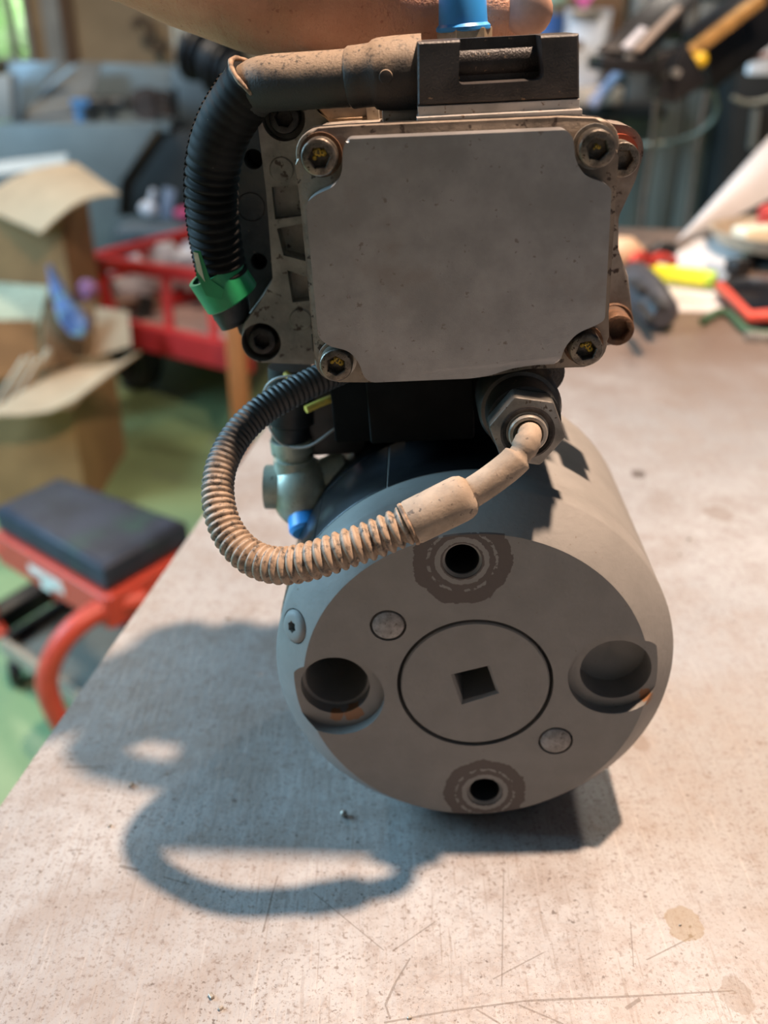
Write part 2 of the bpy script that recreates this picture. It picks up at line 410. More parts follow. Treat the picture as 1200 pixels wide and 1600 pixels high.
STAIN = [(*sp(1122, 802), .0085, (.22, .17, .14), .6), (*sp(1150, 1555), .005, (.16, .11, .07), .35), (*sp(1070, 1445), .006, (.22, .15, .07), .5), (*sp(998, 741), .005, (.10, .08, .07), .85), (*sp(1000, 1160), .004, (.2, .15, .12), .5)]
mb = MB(); U0, U1, V1 = -.55, 1.25, 1.7
mb.prism([tuple(bp(*q, 0))[:2] for q in ((U0, 0), (U0, V1), (U1, V1), (U1, 0))], TABLE - .006, TABLE, axis='z')
part(mb, 'bench_top', bench_mat(), bench)
m_frame = mat('dark steel frame', (.07, .075, .08), .5, .6)
mb = MB()
for (a, b) in (((U0, .06), (U1, .06)), ((U0, V1 - .06), (U1, V1 - .06)), ((U0 + .05, .06), (U0 + .05, V1 - .06)), ((U1 - .05, .06), (U1 - .05, V1 - .06))):
    mb.beam(bp(*a, TABLE - .036), bp(*b, TABLE - .036), .04, .059)
part(mb, 'frame', m_frame, bench)
for (u, v) in ((U0 + .05, .09), (U0 + .05, V1 - .09), (U1 - .05, .30), (U1 - .05, V1 - .09)):
    mb = MB(); p = bp(u, v, 0); mb.beam((p.x, p.y, 0), (p.x, p.y, TABLE - .066), .06, .06, (0, 1, 0)); part(mb, 'leg', m_frame, bench)

# ================================================================ THE MACHINE
dev = thing('hydraulic_actuator', 'scuffed grey drum-shaped actuator with an aluminium covered valve box on top', 'machine', DBASE)
dev.rotation_euler = DROT.to_euler()
HOLES = [(-2.8, 49.8, 16.3, 8.0), (2.3, -49.3, 15.2, 7.6)]
m_grey = grey_paint('grey machine paint', HOLES, ((-44, 5, -13.2, 3.4), (-50, 5, -14.4, 2.4), (60, 3, -10, 2.5)))
m_alu = mat('dull cast aluminium', (.345, .33, .32), .36, .6, var=.12, vs=60, col2=(.30, .27, .25), spot=(.23, .20, .18), spot_s=420, spot_t=.66, bump=.10, bs=2600)
m_alud = mat('grimy cast aluminium', (.33, .285, .24), .58, .2, var=.25, vs=60, col2=(.20, .16, .13), spot=(.07, .045, .035), spot_s=260, spot_t=.60, bump=.25, bs=700)
m_blk = mat('black satin plastic', (.018, .018, .019), .42, var=.3, vs=120, spot=(.12, .085, .055), spot_s=700, spot_t=.70)
m_cast = mat('black dusty housing', (.055, .048, .045), .38, .15, var=.3, vs=70, col2=(.085, .066, .05), spot=(.30, .20, .12), spot_s=500, spot_t=.66, bump=.35, bs=1500)
m_steel = mat('dirty zinc steel', (.40, .36, .31), .38, .55, var=.25, vs=200, col2=(.20, .15, .10), bump=.1, bs=900)
m_dark = mat('black inside', (.012, .012, .013), .7)
m_rust = mat('rusty steel', (.15, .075, .038), .7, .3, var=.3, vs=200, col2=(.10, .06, .04), bump=.4, bs=900)
m_dust = mat('tan dust coated rubber', (.32, .245, .18), .75, var=.14, vs=120, col2=(.25, .185, .13), spot=(.13, .10, .08), spot_s=420, spot_t=.62, bump=.2, bs=700)

m_thr = mat('shade dark thread', (.022, .021, .020), .35, .5)  # near-black colour puts the shade inside the bolt holes into the thread
# drum: face, cone, cylinder
mb = MB(); mb.lathe([(0, 0), (59.6, 0), (60.2, .5), (70.3, 11.6), (70.8, 12.8), (70.8, 24.6), (70.6, 24.9), (70.8, 25.2), (70.8, 107), (68, 110), (0, 110)], seg=128)
body = mb.build('body', m_grey, dev, dev=True)
CBL, CBR = (-48.6, -2.8), (48.5, 1.8)
LX = {}
cs = [MB().lathe([(27.1, -3), (27.1, 27)], seg=96)]
for (x, z, r, q) in HOLES:
    cs.append(MB().lathe([(6.6, -2), (6.6, .2), (5.6, 1.3), (5.6, 36)], (x, 0, z), seg=40))
cs += [MB().lathe([(16.6, -8), (16.6, 4.0)], (CBR[0], 0, CBR[1]), seg=64), MB().lathe([(12.3, 1), (12.3, 14.5), (1.2, 16.5), (0, 17.5)], (49.0, 0, 1.3), seg=56),
       MB().lathe([(16.8, -8), (16.8, 4.2)], (CBL[0], 0, CBL[1]), seg=64), MB().lathe([(12.3, 1), (12.3, 9), (11.2, 9.2), (11.2, 52)], (-49.2, 0, -1.2), seg=56)]
for (x, z, r, q) in HOLES:
    MB().lathe([(5.65, 1.6)] + [(5.2 if k % 2 else 5.6, 2.0 + .6 * k) for k in range(54)] + [(.4, 35), (.4, 35.8), (5.65, 35.8)], (x, 0, z), seg=36, closed=True).build('thread', m_thr, dev, dev=True)
PLUGS = [(-28.5, 26.1), (28.1, -26.1)]
for (x, z) in PLUGS: cs.append(MB().lathe([(6.2, -2), (6.2, 3)], (x, 0, z), seg=40))
sdir = Vector((-.743 * .93, -.669, .743 * .36)).normalized(); spos = Vector((-61.6, 6.0, 23.4))
cs.append(MB().lathe([(6.3, -3.2), (6.3, 3)], spos, sdir, seg=40))
cut(body, cs)
mb = MB(); mb.lathe([(0, 26), (0, 0), (25.3, 0), (25.8, .5), (25.8, 26)], seg=96)
disc = mb.build('center_disc', m_grey, dev, dev=True)
sq = [Vector(q) for q in ((-7.3, 4.4), (4.6, 7.3), (7.4, -3.4), (-4.4, -7.3))]
def grow(k): return [tuple(v * k) for v in sq]
pr = MB(); A = [pr.bm.verts.new((x, -1, z)) for x, z in grow(1.28)]; B = [pr.bm.verts.new((x, 1.1, z)) for x, z in grow(.98)]; Cc = [pr.bm.verts.new((x, 22, z)) for x, z in grow(.98)]
pr.bm.faces.new(A); pr.bm.faces.new(list(reversed(Cc)))
for P, Q in ((A, B), (B, Cc)):
    for i in range(4): pr.bm.faces.new((P[(i + 1) % 4], P[i], Q[i], Q[(i + 1) % 4]))
cut(disc, [pr])
MB().lathe([(25.9, 3), (27.0, 3), (27.0, 4), (25.9, 4)], seg=64, closed=True).build('groove_ring', m_dark, dev, dev=True)
for (x, z) in PLUGS:
    MB().lathe([(0, -1.0), (2.4, -.9), (4.3, -.6), (5.3, 0), (5.5, .6), (5.5, 3)], (x, 0, z), seg=40).build('plug', mat('grey painted plug', (.27, .25, .235), .6, var=.2, vs=400, spot=(.10, .085, .075), spot_s=900, spot_t=.60, bump=.3, bs=1200), dev, dev=True)
fs = MB().lathe([(5.9, -3), (5.9, -.6), (5.3, .2), (4.2, .7), (2.9, .8), (0, .8)], spos, sdir, seg=40)
fso = fs.build('face_screw', m_grey, dev, dev=True)
st = MB(); u = sdir.orthogonal().normalized(); v = sdir.cross(u)
pts = [(spos + u * math.cos(2 * math.pi * k / 12) * (2.3 if k % 2 else 1.75) + v * math.sin(2 * math.pi * k / 12) * (2.3 if k % 2 else 1.75)) for k in range(12)]
A = [st.bm.verts.new(p + sdir * 2) for p in pts]; B = [st.bm.verts.new(p - sdir * 1.8) for p in pts]
st.bm.faces.new(A); st.bm.faces.new(list(reversed(B)))
for i in range(12): st.bm.faces.new((A[i], A[(i + 1) % 12], B[(i + 1) % 12], B[i]))
cut(fso, [st])
MB().lathe([(3, 0), (3, .3)], spos - sdir * 1.9, sdir, 16).build('star_recess', m_dark, fso, dev=True)

# black ring with its raised sector plates, grey rear drum
m_ring = mat('black burnished steel', (.016, .017, .020), .30, .5, var=.35, vs=50, bump=.06, bs=400)
for (a0, a1, ya, yb_) in ((77, 112, 25.2, 61), (112.6, 139, 25.2, 61), (139.6, 205, 25.2, 61), (77, 205, 61.8, 84)):
    n = 20; mb = MB()
    G = [[mb.bm.verts.new((r * math.cos(R(a0 + (a1 - a0) * i / n)), y, r * math.sin(R(a0 + (a1 - a0) * i / n)))) for (r, y) in ((70.0, ya), (71.0, ya), (71.2, ya + .4), (71.2, yb_ - .4), (71.0, yb_), (70.0, yb_))] for i in range(n + 1)]
    for A, B in zip(G[:-1], G[1:]):
        for j in range(6): mb.bm.faces.new((A[j], A[(j + 1) % 6], B[(j + 1) % 6], B[j]))
    mb.bm.faces.new(G[0]); mb.bm.faces.new(list(reversed(G[-1])))
    mb.build('sector_plate', m_ring, dev, dev=True)

# ---------------------------------------------------------------- valve box cover
def round_poly(P, r, n=4):
    out = []; N = len(P); r = r if hasattr(r, '__len__') else [r] * N
    for i in range(N):
        a, b, c = Vector(P[i - 1]), Vector(P[i]), Vector(P[(i + 1) % N]); u = (a - b); w = (c - b)
        k = min(r[i], u.length * .45, w.length * .45)
        if k < .05: out.append(tuple(b)); continue
        p, q = b + u.normalized() * k, b + w.normalized() * k
        for j in range(n + 1):
            t = j / n; out.append(tuple(p * (1 - t) ** 2 + b * 2 * t * (1 - t) + q * t * t))
    return out
PAN = [(-29.6, 179.2), (29.8, 177.6), (31.6, 175.5), (32.3, 169.5), (35.0, 165.3), (40.0, 163.4), (42.4, 161.6), (41.8, 124.6), (39.4, 123.2), (33.5, 121.0), (30.0, 116.6), (28.8, 112.0), (20, 112.0), (13.5, 111.2), (8.5, 109.6), (2.5, 108.9), (-28.0, 109.4), (-30.2, 111.1), (-31.5, 116.3), (-34.2, 119.8), (-40.0, 121.6), (-42.9, 124.4), (-42.6, 163.2), (-39.6, 165.2), (-34.0, 167.2), (-31.6, 170.6), (-30.9, 176.6)]
PAN = round_poly(PAN, [2.2, 2, 2, 2.4, 3, 2, 2, 2, 2, 3, 3, 2, 4, 4, 4, 4, 2, 2, 2, 3, 2, 2, 2, 2, 3, 2, 2], 7)
mb = MB(); mb.prism(list(reversed(PAN)), 8, 16.9, .9, 3)
cover = mb.build('valve_cover', m_alu, dev, 40, dev=True)
SC = [(-37.6, 175.0), (38.1, 172.2), (-38.5, 115.2), (36.7, 115.6)]
def base_outline(g=0):
    F = [(SC[0][0] - .5, SC[0][1] - .2), (SC[1][0] + .7, SC[1][1]), (SC[2][0] - .5, SC[2][1] - 1.1), (SC[3][0] + .8, SC[3][1] - 1.1)]
    P = arc(*F[0], 6.9 + g, 200, 90, 8) + [(-30, 181.7 + g)] + [(30, 180.0 + g)] + arc(*F[1], 6.9 + g, 88, -30, 8)
    P += [(45.3 + g, 160), (44.4 + g, 124)] + arc(*F[3], 6.9 + g, 20, -90, 8) + [(28, 107.8 - g), (20, 108.0 - g), (9, 106.4 - g), (0, 106.0 - g), (-30, 106.6 - g)] + arc(*F[2], 6.9 + g, 270, 170, 8) + [(-45.5 - g, 126), (-45.2 - g, 162)]
    return P
mb = MB(); mb.prism(base_outline(), 16.5, 22, .8, 2)
mb.build('cover_flange', mat('rust stained cast aluminium', (.27, .215, .165), .55, .2, var=.25, vs=60, col2=(.15, .105, .075), spot=(.06, .04, .03), spot_s=260, spot_t=.60, bump=.25, bs=700), dev, 40, dev=True)
mb = MB(); mb.prism(base_outline(-2.0), 22, 60, .6, 2)
mb.build('valve_housing', m_alud, dev, 40, dev=True)
m_seal = mat('black gasket', (.02, .02, .02), .6)
mb = MB(); mb.prism(base_outline(.2), 22, 23, 0); mb.build('gasket', m_seal, dev, 40, dev=True)

def screw_mesh(r=5.0, h=6.0, hexr=2.9, shank=3.0, name='socket_screw', m=None):
    """socket head, front at y=0, body behind; a six sided recess in the head"""
    mb = MB(); seg = 36; hx = []
    for k in range(seg):
        a = 2 * math.pi * k / seg; s = (a % (math.pi / 3)) - math.pi / 6
        hx.append(hexr * math.cos(math.pi / 6) / math.cos(s))
    def ring(y, f): return [mb.bm.verts.new((f(k) * math.cos(2 * math.pi * k / seg), y, f(k) * math.sin(2 * math.pi * k / seg))) for k in range(seg)]
    Rg = [ring(3.4, lambda k: hx[k]), ring(.35, lambda k: hx[k]), ring(0, lambda k: hx[k] + .3), ring(0, lambda k: r - .8), ring(.2, lambda k: r - .3), ring(.7, lambda k: r), ring(h, lambda k: r), ring(h, lambda k: shank), ring(h + 8, lambda k: shank)]
    for A, B in zip(Rg[:-1], Rg[1:]):
        for k in range(seg): mb.bm.faces.new((A[k], A[(k + 1) % seg], B[(k + 1) % seg], B[k]))
    mb.bm.faces.new(Rg[0]); mb.bm.faces.new(list(reversed(Rg[-1])))
    bmesh.ops.transform(mb.bm, matrix=Matrix.Scale(.001, 4), verts=mb.bm.verts)
    o = mb.build(name, m, None, 30); me = o.data; bpy.data.objects.remove(o); return me
m_screw = mat('grimy socket screw steel', (.15, .125, .10), .40, .7, var=.4, vs=300, col2=(.27, .22, .165), spot=(.05, .035, .025), spot_s=600, spot_t=.58, bump=.2, bs=1200)
m_yel = mat('yellow grease', (.62, .40, .05), .6, var=.4, vs=500, spot=(.10, .07, .02), spot_s=900, spot_t=.52, bump=.5, bs=1500)
ME_S = screw_mesh(name='socket_screw', m=m_screw)
def put(me, name, p, rot=(0, 0, 0), parent=dev):
    o = bpy.data.objects.new(name, me); scene.collection.objects.link(o); o.parent = parent
    o.location = (Vector(p) - (DOFF if parent is dev else Vector())) * .001; o.rotation_euler = rot; return o
gm = MB()
for k in range(9):
    gm.ball(((random.random() - .5) * 3.6, 2.2 + random.random(), (random.random() - .15) * 2.6), .6 + .5 * random.random(), 8)
gm.xform(Matrix.Scale(.001, 4)); go = gm.build('grease', m_yel, None, 40); ME_G = go.data; bpy.data.objects.remove(go)
for i, (x, z) in enumerate(SC):
    y = (7.6, 7.0, 8.4, 8.0)[i]
    s = put(ME_S, 'cover_screw', (x, y, z), (0, .3 * i, 0))
    g = bpy.data.objects.new('grease', ME_G); scene.collection.objects.link(g); g.parent = s
    if i == 1: g.scale = (.5, .7, .5)
    mw = MB(); mw.lathe([(3.2, y + 6.02), (6.0, y + 6.02), (6.0, y + 7.2), (5.2, y + 7.4), (5.2, 16.7), (3.2, 16.7)], (x, 0, z), seg=32, closed=True); mw.build('spacer', m_rust if i in (0, 3) else m_steel, dev, dev=True)

# ---------------------------------------------------------------- rear flange casting
LOB = [(-53.1, 181.7), (-69.7, 108.6), (54.1, 163.9), (54.6, 107.9)]
FL = [(-61.5, 160), (-61.8, 130)] + [(-75.6, 115.2)] + arc(-69.5, 108.4, 7.4, 170, 275, 7) + [(-51.4, 99.2), (48, 99.4)] + arc(54.0, 107.6, 7.2, 280, 375, 7) + [(58.6, 125), (54.0, 132.5), (53.6, 144.5), (59.4, 154.4)] + arc(53.6, 164.4, 8.2, -15, 92, 8) + [(40, 176), (-40, 188)] + arc(-53.1, 181.7, 8.6, 80, 190, 8)
mb = MB(); mb.prism(list(reversed(round_poly(FL, 1.0, 1))), 60, 76, 1.0, 2)
fl = mb.build('flange_casting', m_alud, dev, 35, dev=True)
cs = [MB().lathe([(7.0, 54), (7.0, 68)], (x, 0, z), seg=36) for x, z in LOB[:2]]
def pocket(P, d, y0=55): return MB().prism(P, y0, 60 + d)
cs += [pocket([(-59.4, 147.5), (-44, 149.5), (-44, 133.8), (-58.2, 138.5)], 9), pocket([(-57.5, 133.5), (-44, 127.6), (-44, 122.6), (-57.0, 122.2)], 6), pocket([(-51.5, 110.5), (-44, 110), (-44, 103.2), (-51.5, 104.2)], 6), pocket([(-59.5, 161), (-44, 161), (-44, 151.5), (-59.6, 150.5)], 4)]
cut(fl, cs)
for (x, z) in ((-55.5, 166.2), (-54.7, 115.9)):
    MB().lathe([(0, 59.4), (3.6, 59.4), (4.1, 59.9), (4.1, 61), (0, 61)], (x, 0, z), seg=32).build('mould_boss', m_alud, dev, dev=True)
m_screwd = mat('black socket screw steel', (.04, .035, .033), .40, .6, var=.35, vs=300, spot=(.16, .11, .07), spot_s=700, spot_t=.66)
ME_F = screw_mesh(5.0, 8, 2.8, 3, 'flange_screw', m_screwd)
put(ME_F, 'flange_screw', (*LOB[0][:1], 61, LOB[0][1]), (0, .2, 0)); put(ME_F, 'flange_screw', (LOB[1][0], 61, LOB[1][1]), (0, .5, 0))
ME_B = screw_mesh(5.3, 9, 3.1, 3, 'flange_screw', m_screw)
put(ME_B, 'flange_screw', (53.2, 49.0, 163.3), (0, .1, 0)); 
ME_C = screw_mesh(5.4, 12, 3.6, 3, 'flange_screw', m_rust)
put(ME_C, 'flange_screw', (53.6, 47.0, 109.2), (0, .1, 0))
m_red = mat('red painted washer', (.42, .075, .03), .5)
MB().lathe([(3.2, 58.0), (6.1, 58.0), (6.1, 59.9), (3.2, 59.9)], (53.6, 0, 163.9), seg=32, closed=True).build('red_washer', m_red, dev, dev=True)
kn = MB(); kn.lathe([(3.2, 58.1), (6.6, 58.1), (6.9, 58.5), (6.9, 59.6), (6.6, 59.9), (3.2, 59.9)], (54.0, 0, 108.4), seg=32, closed=True); kn.build('toothed_washer', m_rust, dev, dev=True)
# plate behind the flange
RP = round_poly([(-80, 186), (-81.5, 104), (56, 104), (53, 168), (10, 176), (-40, 186)], 6, 4)
mb = MB(); mb.prism(RP, 78, 98, .8, 2)
rp = mb.build('rear_plate', m_cast, dev, 35, dev=True)
cut(rp, [MB().lathe([(3.0, 70), (3.0, 92)], (-70.0, 0, 133.2), seg=24), MB().lathe([(3.4, 70), (3.4, 92)], (-67.4, 0, 168.0), seg=24),
         MB().lathe([(4.6, 76), (5.1, 76), (5.1, 78.7), (4.6, 78.7)], (-70.2, 0, 152.4), seg=32, closed=True)])
# dark valve stack between box and drum
mb = MB(); mb.box((-14, 46, 93), (36, 20, 32)); mb.bevel(1.2); mb.build('valve_block', mat('black valve block', (.008, .008, .008), .8, var=.3, vs=40, spec=.12), dev, dev=True)
mb = MB(); mb.box((-8, 77, 89), (78, 34, 42)); mb.bevel(1.2); mb.build('mounting_block', mat('black valve block', (.010, .010, .011), .6), dev, dev=True)
mb = MB(); mb.cyl((26, 38, 99), (27, 62, 101), 8.0, seg=32); mb.bevel(.6); mb.build('solenoid', m_cast, dev, dev=True)

# ---------------------------------------------------------------- connector block on top
m_alub = mat('bare aluminium plate', (.50, .46, .42), .40, .4, var=.15, vs=90, spot=(.20, .13, .08), spot_s=420, spot_t=.60)
mb = MB(); mb.prism([(-9.9, 180.4), (35.9, 179.4), (35.9, 183.7), (-10, 184.8)], 26, 58, .5); mb.prism([(-10.4, 179.6), (36.2, 178.6), (36.2, 181.2), (-10.4, 182.2)], 22.5, 58, .7, 2); mb.build('block_plate', m_alub, dev, dev=True)
mb = MB(); mb.prism([(-10.0, 184.9), (35.9, 183.8), (35.4, 200.3), (-9.2, 201.3)], 26, 56, 1.3, 3)
cb = mb.build('connector_block', m_cast, dev, 35, dev=True)
k1 = MB().prism(round_poly([(3.4, 210), (1.8, 189.6), (26.0, 189.2), (24.0, 210)], [0, 1.8, 2.6, 0], 4), 16, 40)
cut(cb, [k1, MB().box((13.6, 56, 199.0), (22, 20, 11))])
mb = MB(); mb.cyl((1, 43.5, 194.7), (27, 43.5, 194.2), 4.9, seg=28); mb.build('block_tube', m_cast, dev, dev=True)
mb = MB(); mb.prism([(5.8 + 8.8 * math.cos(R(60 * k + 10)), 66 + 8.8 * math.sin(R(60 * k + 10))) for k in range(6)], 184, 203.4, .5, 2, axis='z'); mb.build('hex_fitting', mat('brassy zinc fitting', (.42, .33, .22), .4, .5, var=.2, vs=200, spot=(.12, .08, .05), spot_s=400), dev, dev=True)
m_blue = mat('blue plastic cap', (.045, .34, .86), .38, var=.06, vs=60, spec=.5)
mb = MB(); mb.lathe([(0, 202.6), (8.0, 202.6), (8.5, 203.0), (8.5, 203.9), (8.0, 204.4), (7.6, 204.8), (6.9, 223), (6.4, 224), (0, 224)], (5.4, 66, 0), (0, 0, 1), seg=48); mb.build('blue_cap', m_blue, dev, dev=True)
mb = MB(); mb.box((-15.6, 52, 180.8), (10.6, 14, 4.6)); mb.bevel(.6); mb.build('side_plate', m_alub, dev, dev=True)

# upper cable: boot, cable, split conduit, tape
def dusty(name, col, dust, lo, hi, rough=.6):
    m, nt, b, co = base_mat(name)
    g = nd(nt, 'ShaderNodeNewGeometry'); sp_ = nd(nt, 'ShaderNodeSeparateXYZ'); nt.links.new(g.outputs['Normal'], sp_.inputs[0])
    k = ramp(nt, math_(nt, 'ADD', sp_.outputs[2], math_(nt, 'MULTIPLY_ADD', noise(nt, co, 90, 5), 1.2, -.6)), lo, hi)
    k = math_(nt, 'MULTIPLY', k, ramp(nt, noise(nt, co, 700, 3), .25, .5))
    c = mix(nt, math_(nt, 'MULTIPLY', k, .9), col, dust)
    nt.links.new(c, b.inputs['Base Color']); b.inputs['Roughness'].default_value = rough
    bp = nd(nt, 'ShaderNodeBump'); bp.inputs['Strength'].default_value = .25; bp.inputs['Distance'].default_value = .001
    nt.links.new(noise(nt, co, 1500, 4), bp.inputs['Height']); nt.links.new(bp.outputs[0], b.inputs['Normal'])
    return m
m_boot = dusty('dusty black rubber', (.028, .024, .021), (.28, .205, .14), .0, .75)
Y0 = 40
def L(px, py, y): return loc(px, py, y)
ra = L(652, 113, Y0); rb = L(585, 117, Y0); rc = L(545, 122, Y0 + 1)
mb = MB(); mb.tube([ra + Vector((1.5, 0, 0)), ra.lerp(rb, .5), rb.lerp(ra, .1), rb, rb.lerp(rc, .08), rb.lerp(rc, .45), rb.lerp(rc, .9), rc], [10.2, 10.1, 9.8, 9.4, 8.7, 8.6, 8.6, 8.1], 32)
mb.build('cable_boot', m_boot, dev, 50, dev=True)
mb = MB(); mb.lathe([(2.0, 0), (1.8, .6), (0, .9)], L(603, 120, Y0 - 10.0), (0, -1, 0), seg=16); mb.build('boot_pip', m_boot, dev, dev=True)
cp = spline([rc + Vector((1, 0, 0)), L(520, 124, Y0 + 2), L(470, 127, Y0 + 4), L(425, 130, Y0 + 6), L(402, 136, Y0 + 8.5), L(388, 148, Y0 + 10)], 8)
mb = MB(); mb.tube(cp, 8.0, 28); mb.build('cable', m_boot, dev, 50, dev=True)
def conduit2(pts, r0, r1, p0, p1, d0, d1, s0, s1):
    P = resample(spline(pts, 24), .34); rad = []; ph = 0.
    for i in range(len(P)):
        k = min(1, max(0, (i * .34 - s0) / (s1 - s0))); p = p0 + (p1 - p0) * k; ph += .34 / p
        rad.append(r0 + (r1 - r0) * k - (d0 + (d1 - d0) * k) * (.5 - .5 * math.cos(2 * math.pi * ph)) ** 1.6)
    return P, rad
def conduit(pts, r0, pitch, depth, sub=6, smooth_from=None):
    P = resample(spline(pts, 24), pitch / sub); rad = []
    for i in range(len(P)):
        d = depth
        if smooth_from: d = depth * min(1, max(.12, (i * pitch / sub - smooth_from) / 10))
        ph = (i % sub) / sub; rad.append(r0 - d * (.5 - .5 * math.cos(2 * math.pi * ph)) ** 1.5 if True else r0)
    return P, rad
m_cond = mat('black corrugated conduit', (.016, .014, .013), .65, spec=.12, var=.3, vs=80, spot=(.09, .075, .06), spot_s=500, spot_t=.70)
up = [L(398, 126, 49), L(375, 158, 51), L(352, 196, 53), L(337, 240, 55), L(331, 290, 57), L(333, 340, 59), L(340, 390, 62), L(349, 432, 64), L(356, 458, 65)]
P, rad = conduit(up, 8.9, 3.1, 1.5, 8, smooth_from=26)
mb = MB(); mb.tube(P, rad, 32); mb.build('upper_conduit', m_cond, dev, 60, dev=True)
# frayed end ring of the split conduit, split seam
t = (P[4] - P[0]).normalized(); mb = MB(); u = t.orthogonal().normalized(); v = t.cross(u); ring = [P[0] + (u * math.cos(a) + v * math.sin(a)) * 8.7 for a in [2 * math.pi * k / 40 for k in range(41)]]
mb.tube(ring, [.85 + .12 * math.sin(k * 1.9) for k in range(41)], 8); mb.build('conduit_lip', mat('tan frayed edge', (.26, .17, .11), .7, var=.4, vs=400), dev, 60, dev=True)
mb = MB()
for i in range(16, len(P) - 4, 4):
    T = (P[i + 1] - P[i - 1]).normalized(); side = T.cross(Vector((0, -1, 0))).normalized()
    if side.x > 0: side = -side
    mb.box(P[i] + side * 8.6, (1.2, 2.2, .8), Matrix((side, side.cross(T), T)).transposed())
mb.build('split_seam', m_cond, dev, 40, dev=True)
m_tape = mat('green tape', (.015, .24, .085), .42, var=.12, vs=80)
tp = [L(345, 428, 63.5), L(349, 445, 64.5), L(353, 458, 65)]
ax = (tp[2] - tp[0]).normalized(); mb = MB(); mb.lathe([(8.8, -6), (10.1, -6), (10.2, 5.4), (9.8, 5.8), (8.8, 5.8)], tp[1], ax + Vector((.38, -.1, 0)), seg=40, closed=True); mb.build('green_tape', m_tape, dev, dev=True)
def pxpoly(pts, y, t):
    q = [loc(x_, y_, y) for x_, y_ in pts]; return MB().prism([(p.x, p.z) for p in q], y, y + t)
pxpoly([(303, 392), (313, 393), (328, 436), (350, 452), (346, 469), (322, 462), (307, 430)], 53.6, .5).build('tape_tail', m_tape, dev, dev=True)
pxpoly([(302, 394), (309, 396), (320, 440), (308, 424)], 53.0, .4).build('tape_label', mat('pale tape face', (.70, .72, .52), .6), dev, dev=True)
mb = MB(); mb.tube([L(354, 452, 65), L(358, 475, 65), L(362, 492, 66)], [7.2, 7.2, 6.6], 20); mb.tube([L(360, 494, 66), L(366, 508, 66)], [5.6, 5.0], 20); mb.build('conduit_end', m_blk, dev, 50, dev=True)

# bracket under the cable
m_brk = mat('rust edged bracket', (.36, .24, .14), .6, .3, var=.3, vs=200, spot=(.08, .05, .035), spot_s=420, spot_t=.58)
yb = 58
pth = [L(476, 146, yb), L(488, 155, yb), L(507, 183, yb), L(519, 196, yb), L(530, 197, yb), L(590, 193, yb)]
mb = MB()
prof = [(p.x, p.z) for p in pth]; off = []
for i, p in enumerate(prof):
    a = Vector(prof[max(0, i - 1)]); b = Vector(prof[min(len(prof) - 1, i + 1)]); d = (b - a).normalized(); off.append((p[0] - d.y * -1.8, p[1] + d.x * -1.8) if False else (p[0] + d.y * -2.2 * -1, p[1] - d.x * -2.2))
mb.prism(prof + list(reversed(off)), yb, yb + 14, .3, 1); mb.build('bracket', m_brk, dev, dev=True)
mb = MB(); c = L(540, 172, yb + 6); mb.prism([(c.x + 8 * math.cos(R(60 * k)), c.z + 6 * math.sin(R(60 * k))) for k in range(6)], yb + 5, yb + 14, .5, 1); mb.build('bracket_nut', m_screwd, dev, dev=True)
mb = MB(); a = L(583, 178, yb + 1); mb.box((a.x, yb + 5, a.z), (4.0, 12, 8.5)); mb.bevel(.5); mb.build('bracket_tab', mat('worn pale plate', (.52, .43, .33), .5, .4, spot=(.2, .12, .07), spot_s=400), dev, dev=True)

# ---------------------------------------------------------------- lower conduit, sleeve, elbow, hex nut
na = L(806, 618, 34); nb = L(822, 668, 3); nax = (nb - na).normalized()
m_sens = mat('dark grey sensor body', (.075, .070, .064), .42, .55, var=.25, vs=90, spot=(.22, .17, .12), spot_s=500, spot_t=.66)
mb = MB(); mb.lathe([(0, 0), (13.2, 0), (13.4, 1), (13.4, 17), (12.6, 18.4), (11.4, 18.6), (11.4, 30), (0, 30)], na - nax * 4, nax, 40); mb.build('sensor_body', m_sens, dev, dev=True)
hx = na + nax * 26; u = nax.cross(Vector((0, 0, 1))).normalized(); v = u.cross(nax)
def hexpr(c, r, t, rot=0.):
    mb = MB(); q = [(u * math.cos(R(60 * k) + rot) + v * math.sin(R(60 * k) + rot)) * r for k in range(6)]
    A = [mb.bm.verts.new(c + w) for w in q]; B = [mb.bm.verts.new(c + w + nax * t) for w in q]; mb.bm.faces.new(list(reversed(A))); mb.bm.faces.new(B)
    for i in range(6): mb.bm.faces.new((A[i], A[(i + 1) % 6], B[(i + 1) % 6], B[i]))
    return mb
m_nut = mat('worn grey nut', (.20, .185, .165), .40, .7, var=.2, vs=150, spot=(.08, .06, .045), spot_s=600, spot_t=.60, bump=.1, bs=900)
mb = hexpr(hx, 11.9, 9, .2); mb.bevel(.9, 2); mb.build('hex_nut', m_nut, dev, dev=True)
nf = hx + nax * 9.0
mb = MB(); mb.lathe([(6.0, -.5), (8.2, -.5), (8.2, .6), (7.6, .9), (6.6, .6), (6.4, -.2)], nf, nax, 36, True); mb.build('nut_collar', m_screwd, dev, dev=True)
mb = MB(); mb.lathe([(4.2, -.6), (5.9, -.6), (5.9, 1.8), (5.5, 2.2), (4.6, 2.2), (4.2, 1.6)], nf, nax, 36, True); mb.build('nut_ring', m_steel, dev, dev=True)
e0 = nf - nax * 2; e1 = nf + nax * 4.5
e2 = L(808, 716, e1.y - 4); e3 = L(770, 748, e1.y - 7); e4 = L(728, 776, e1.y - 9)
ep = spline([e0, e1, e2, e3, e4], 10); nE = len(ep)
mb = MB(); mb.tube(ep, [3.6 if i < 12 else (4.0 if i < 17 else (3.5 if i < 20 else 4.6)) for i in range(nE)], 24); mb.build('elbow', m_dust, dev, 60, dev=True)
s0 = e4 + (e4 - e3).normalized() * -2; s1 = L(640, 818, e1.y - 13)
sd = (s1 - s0).normalized(); Ls = (s1 - s0).length
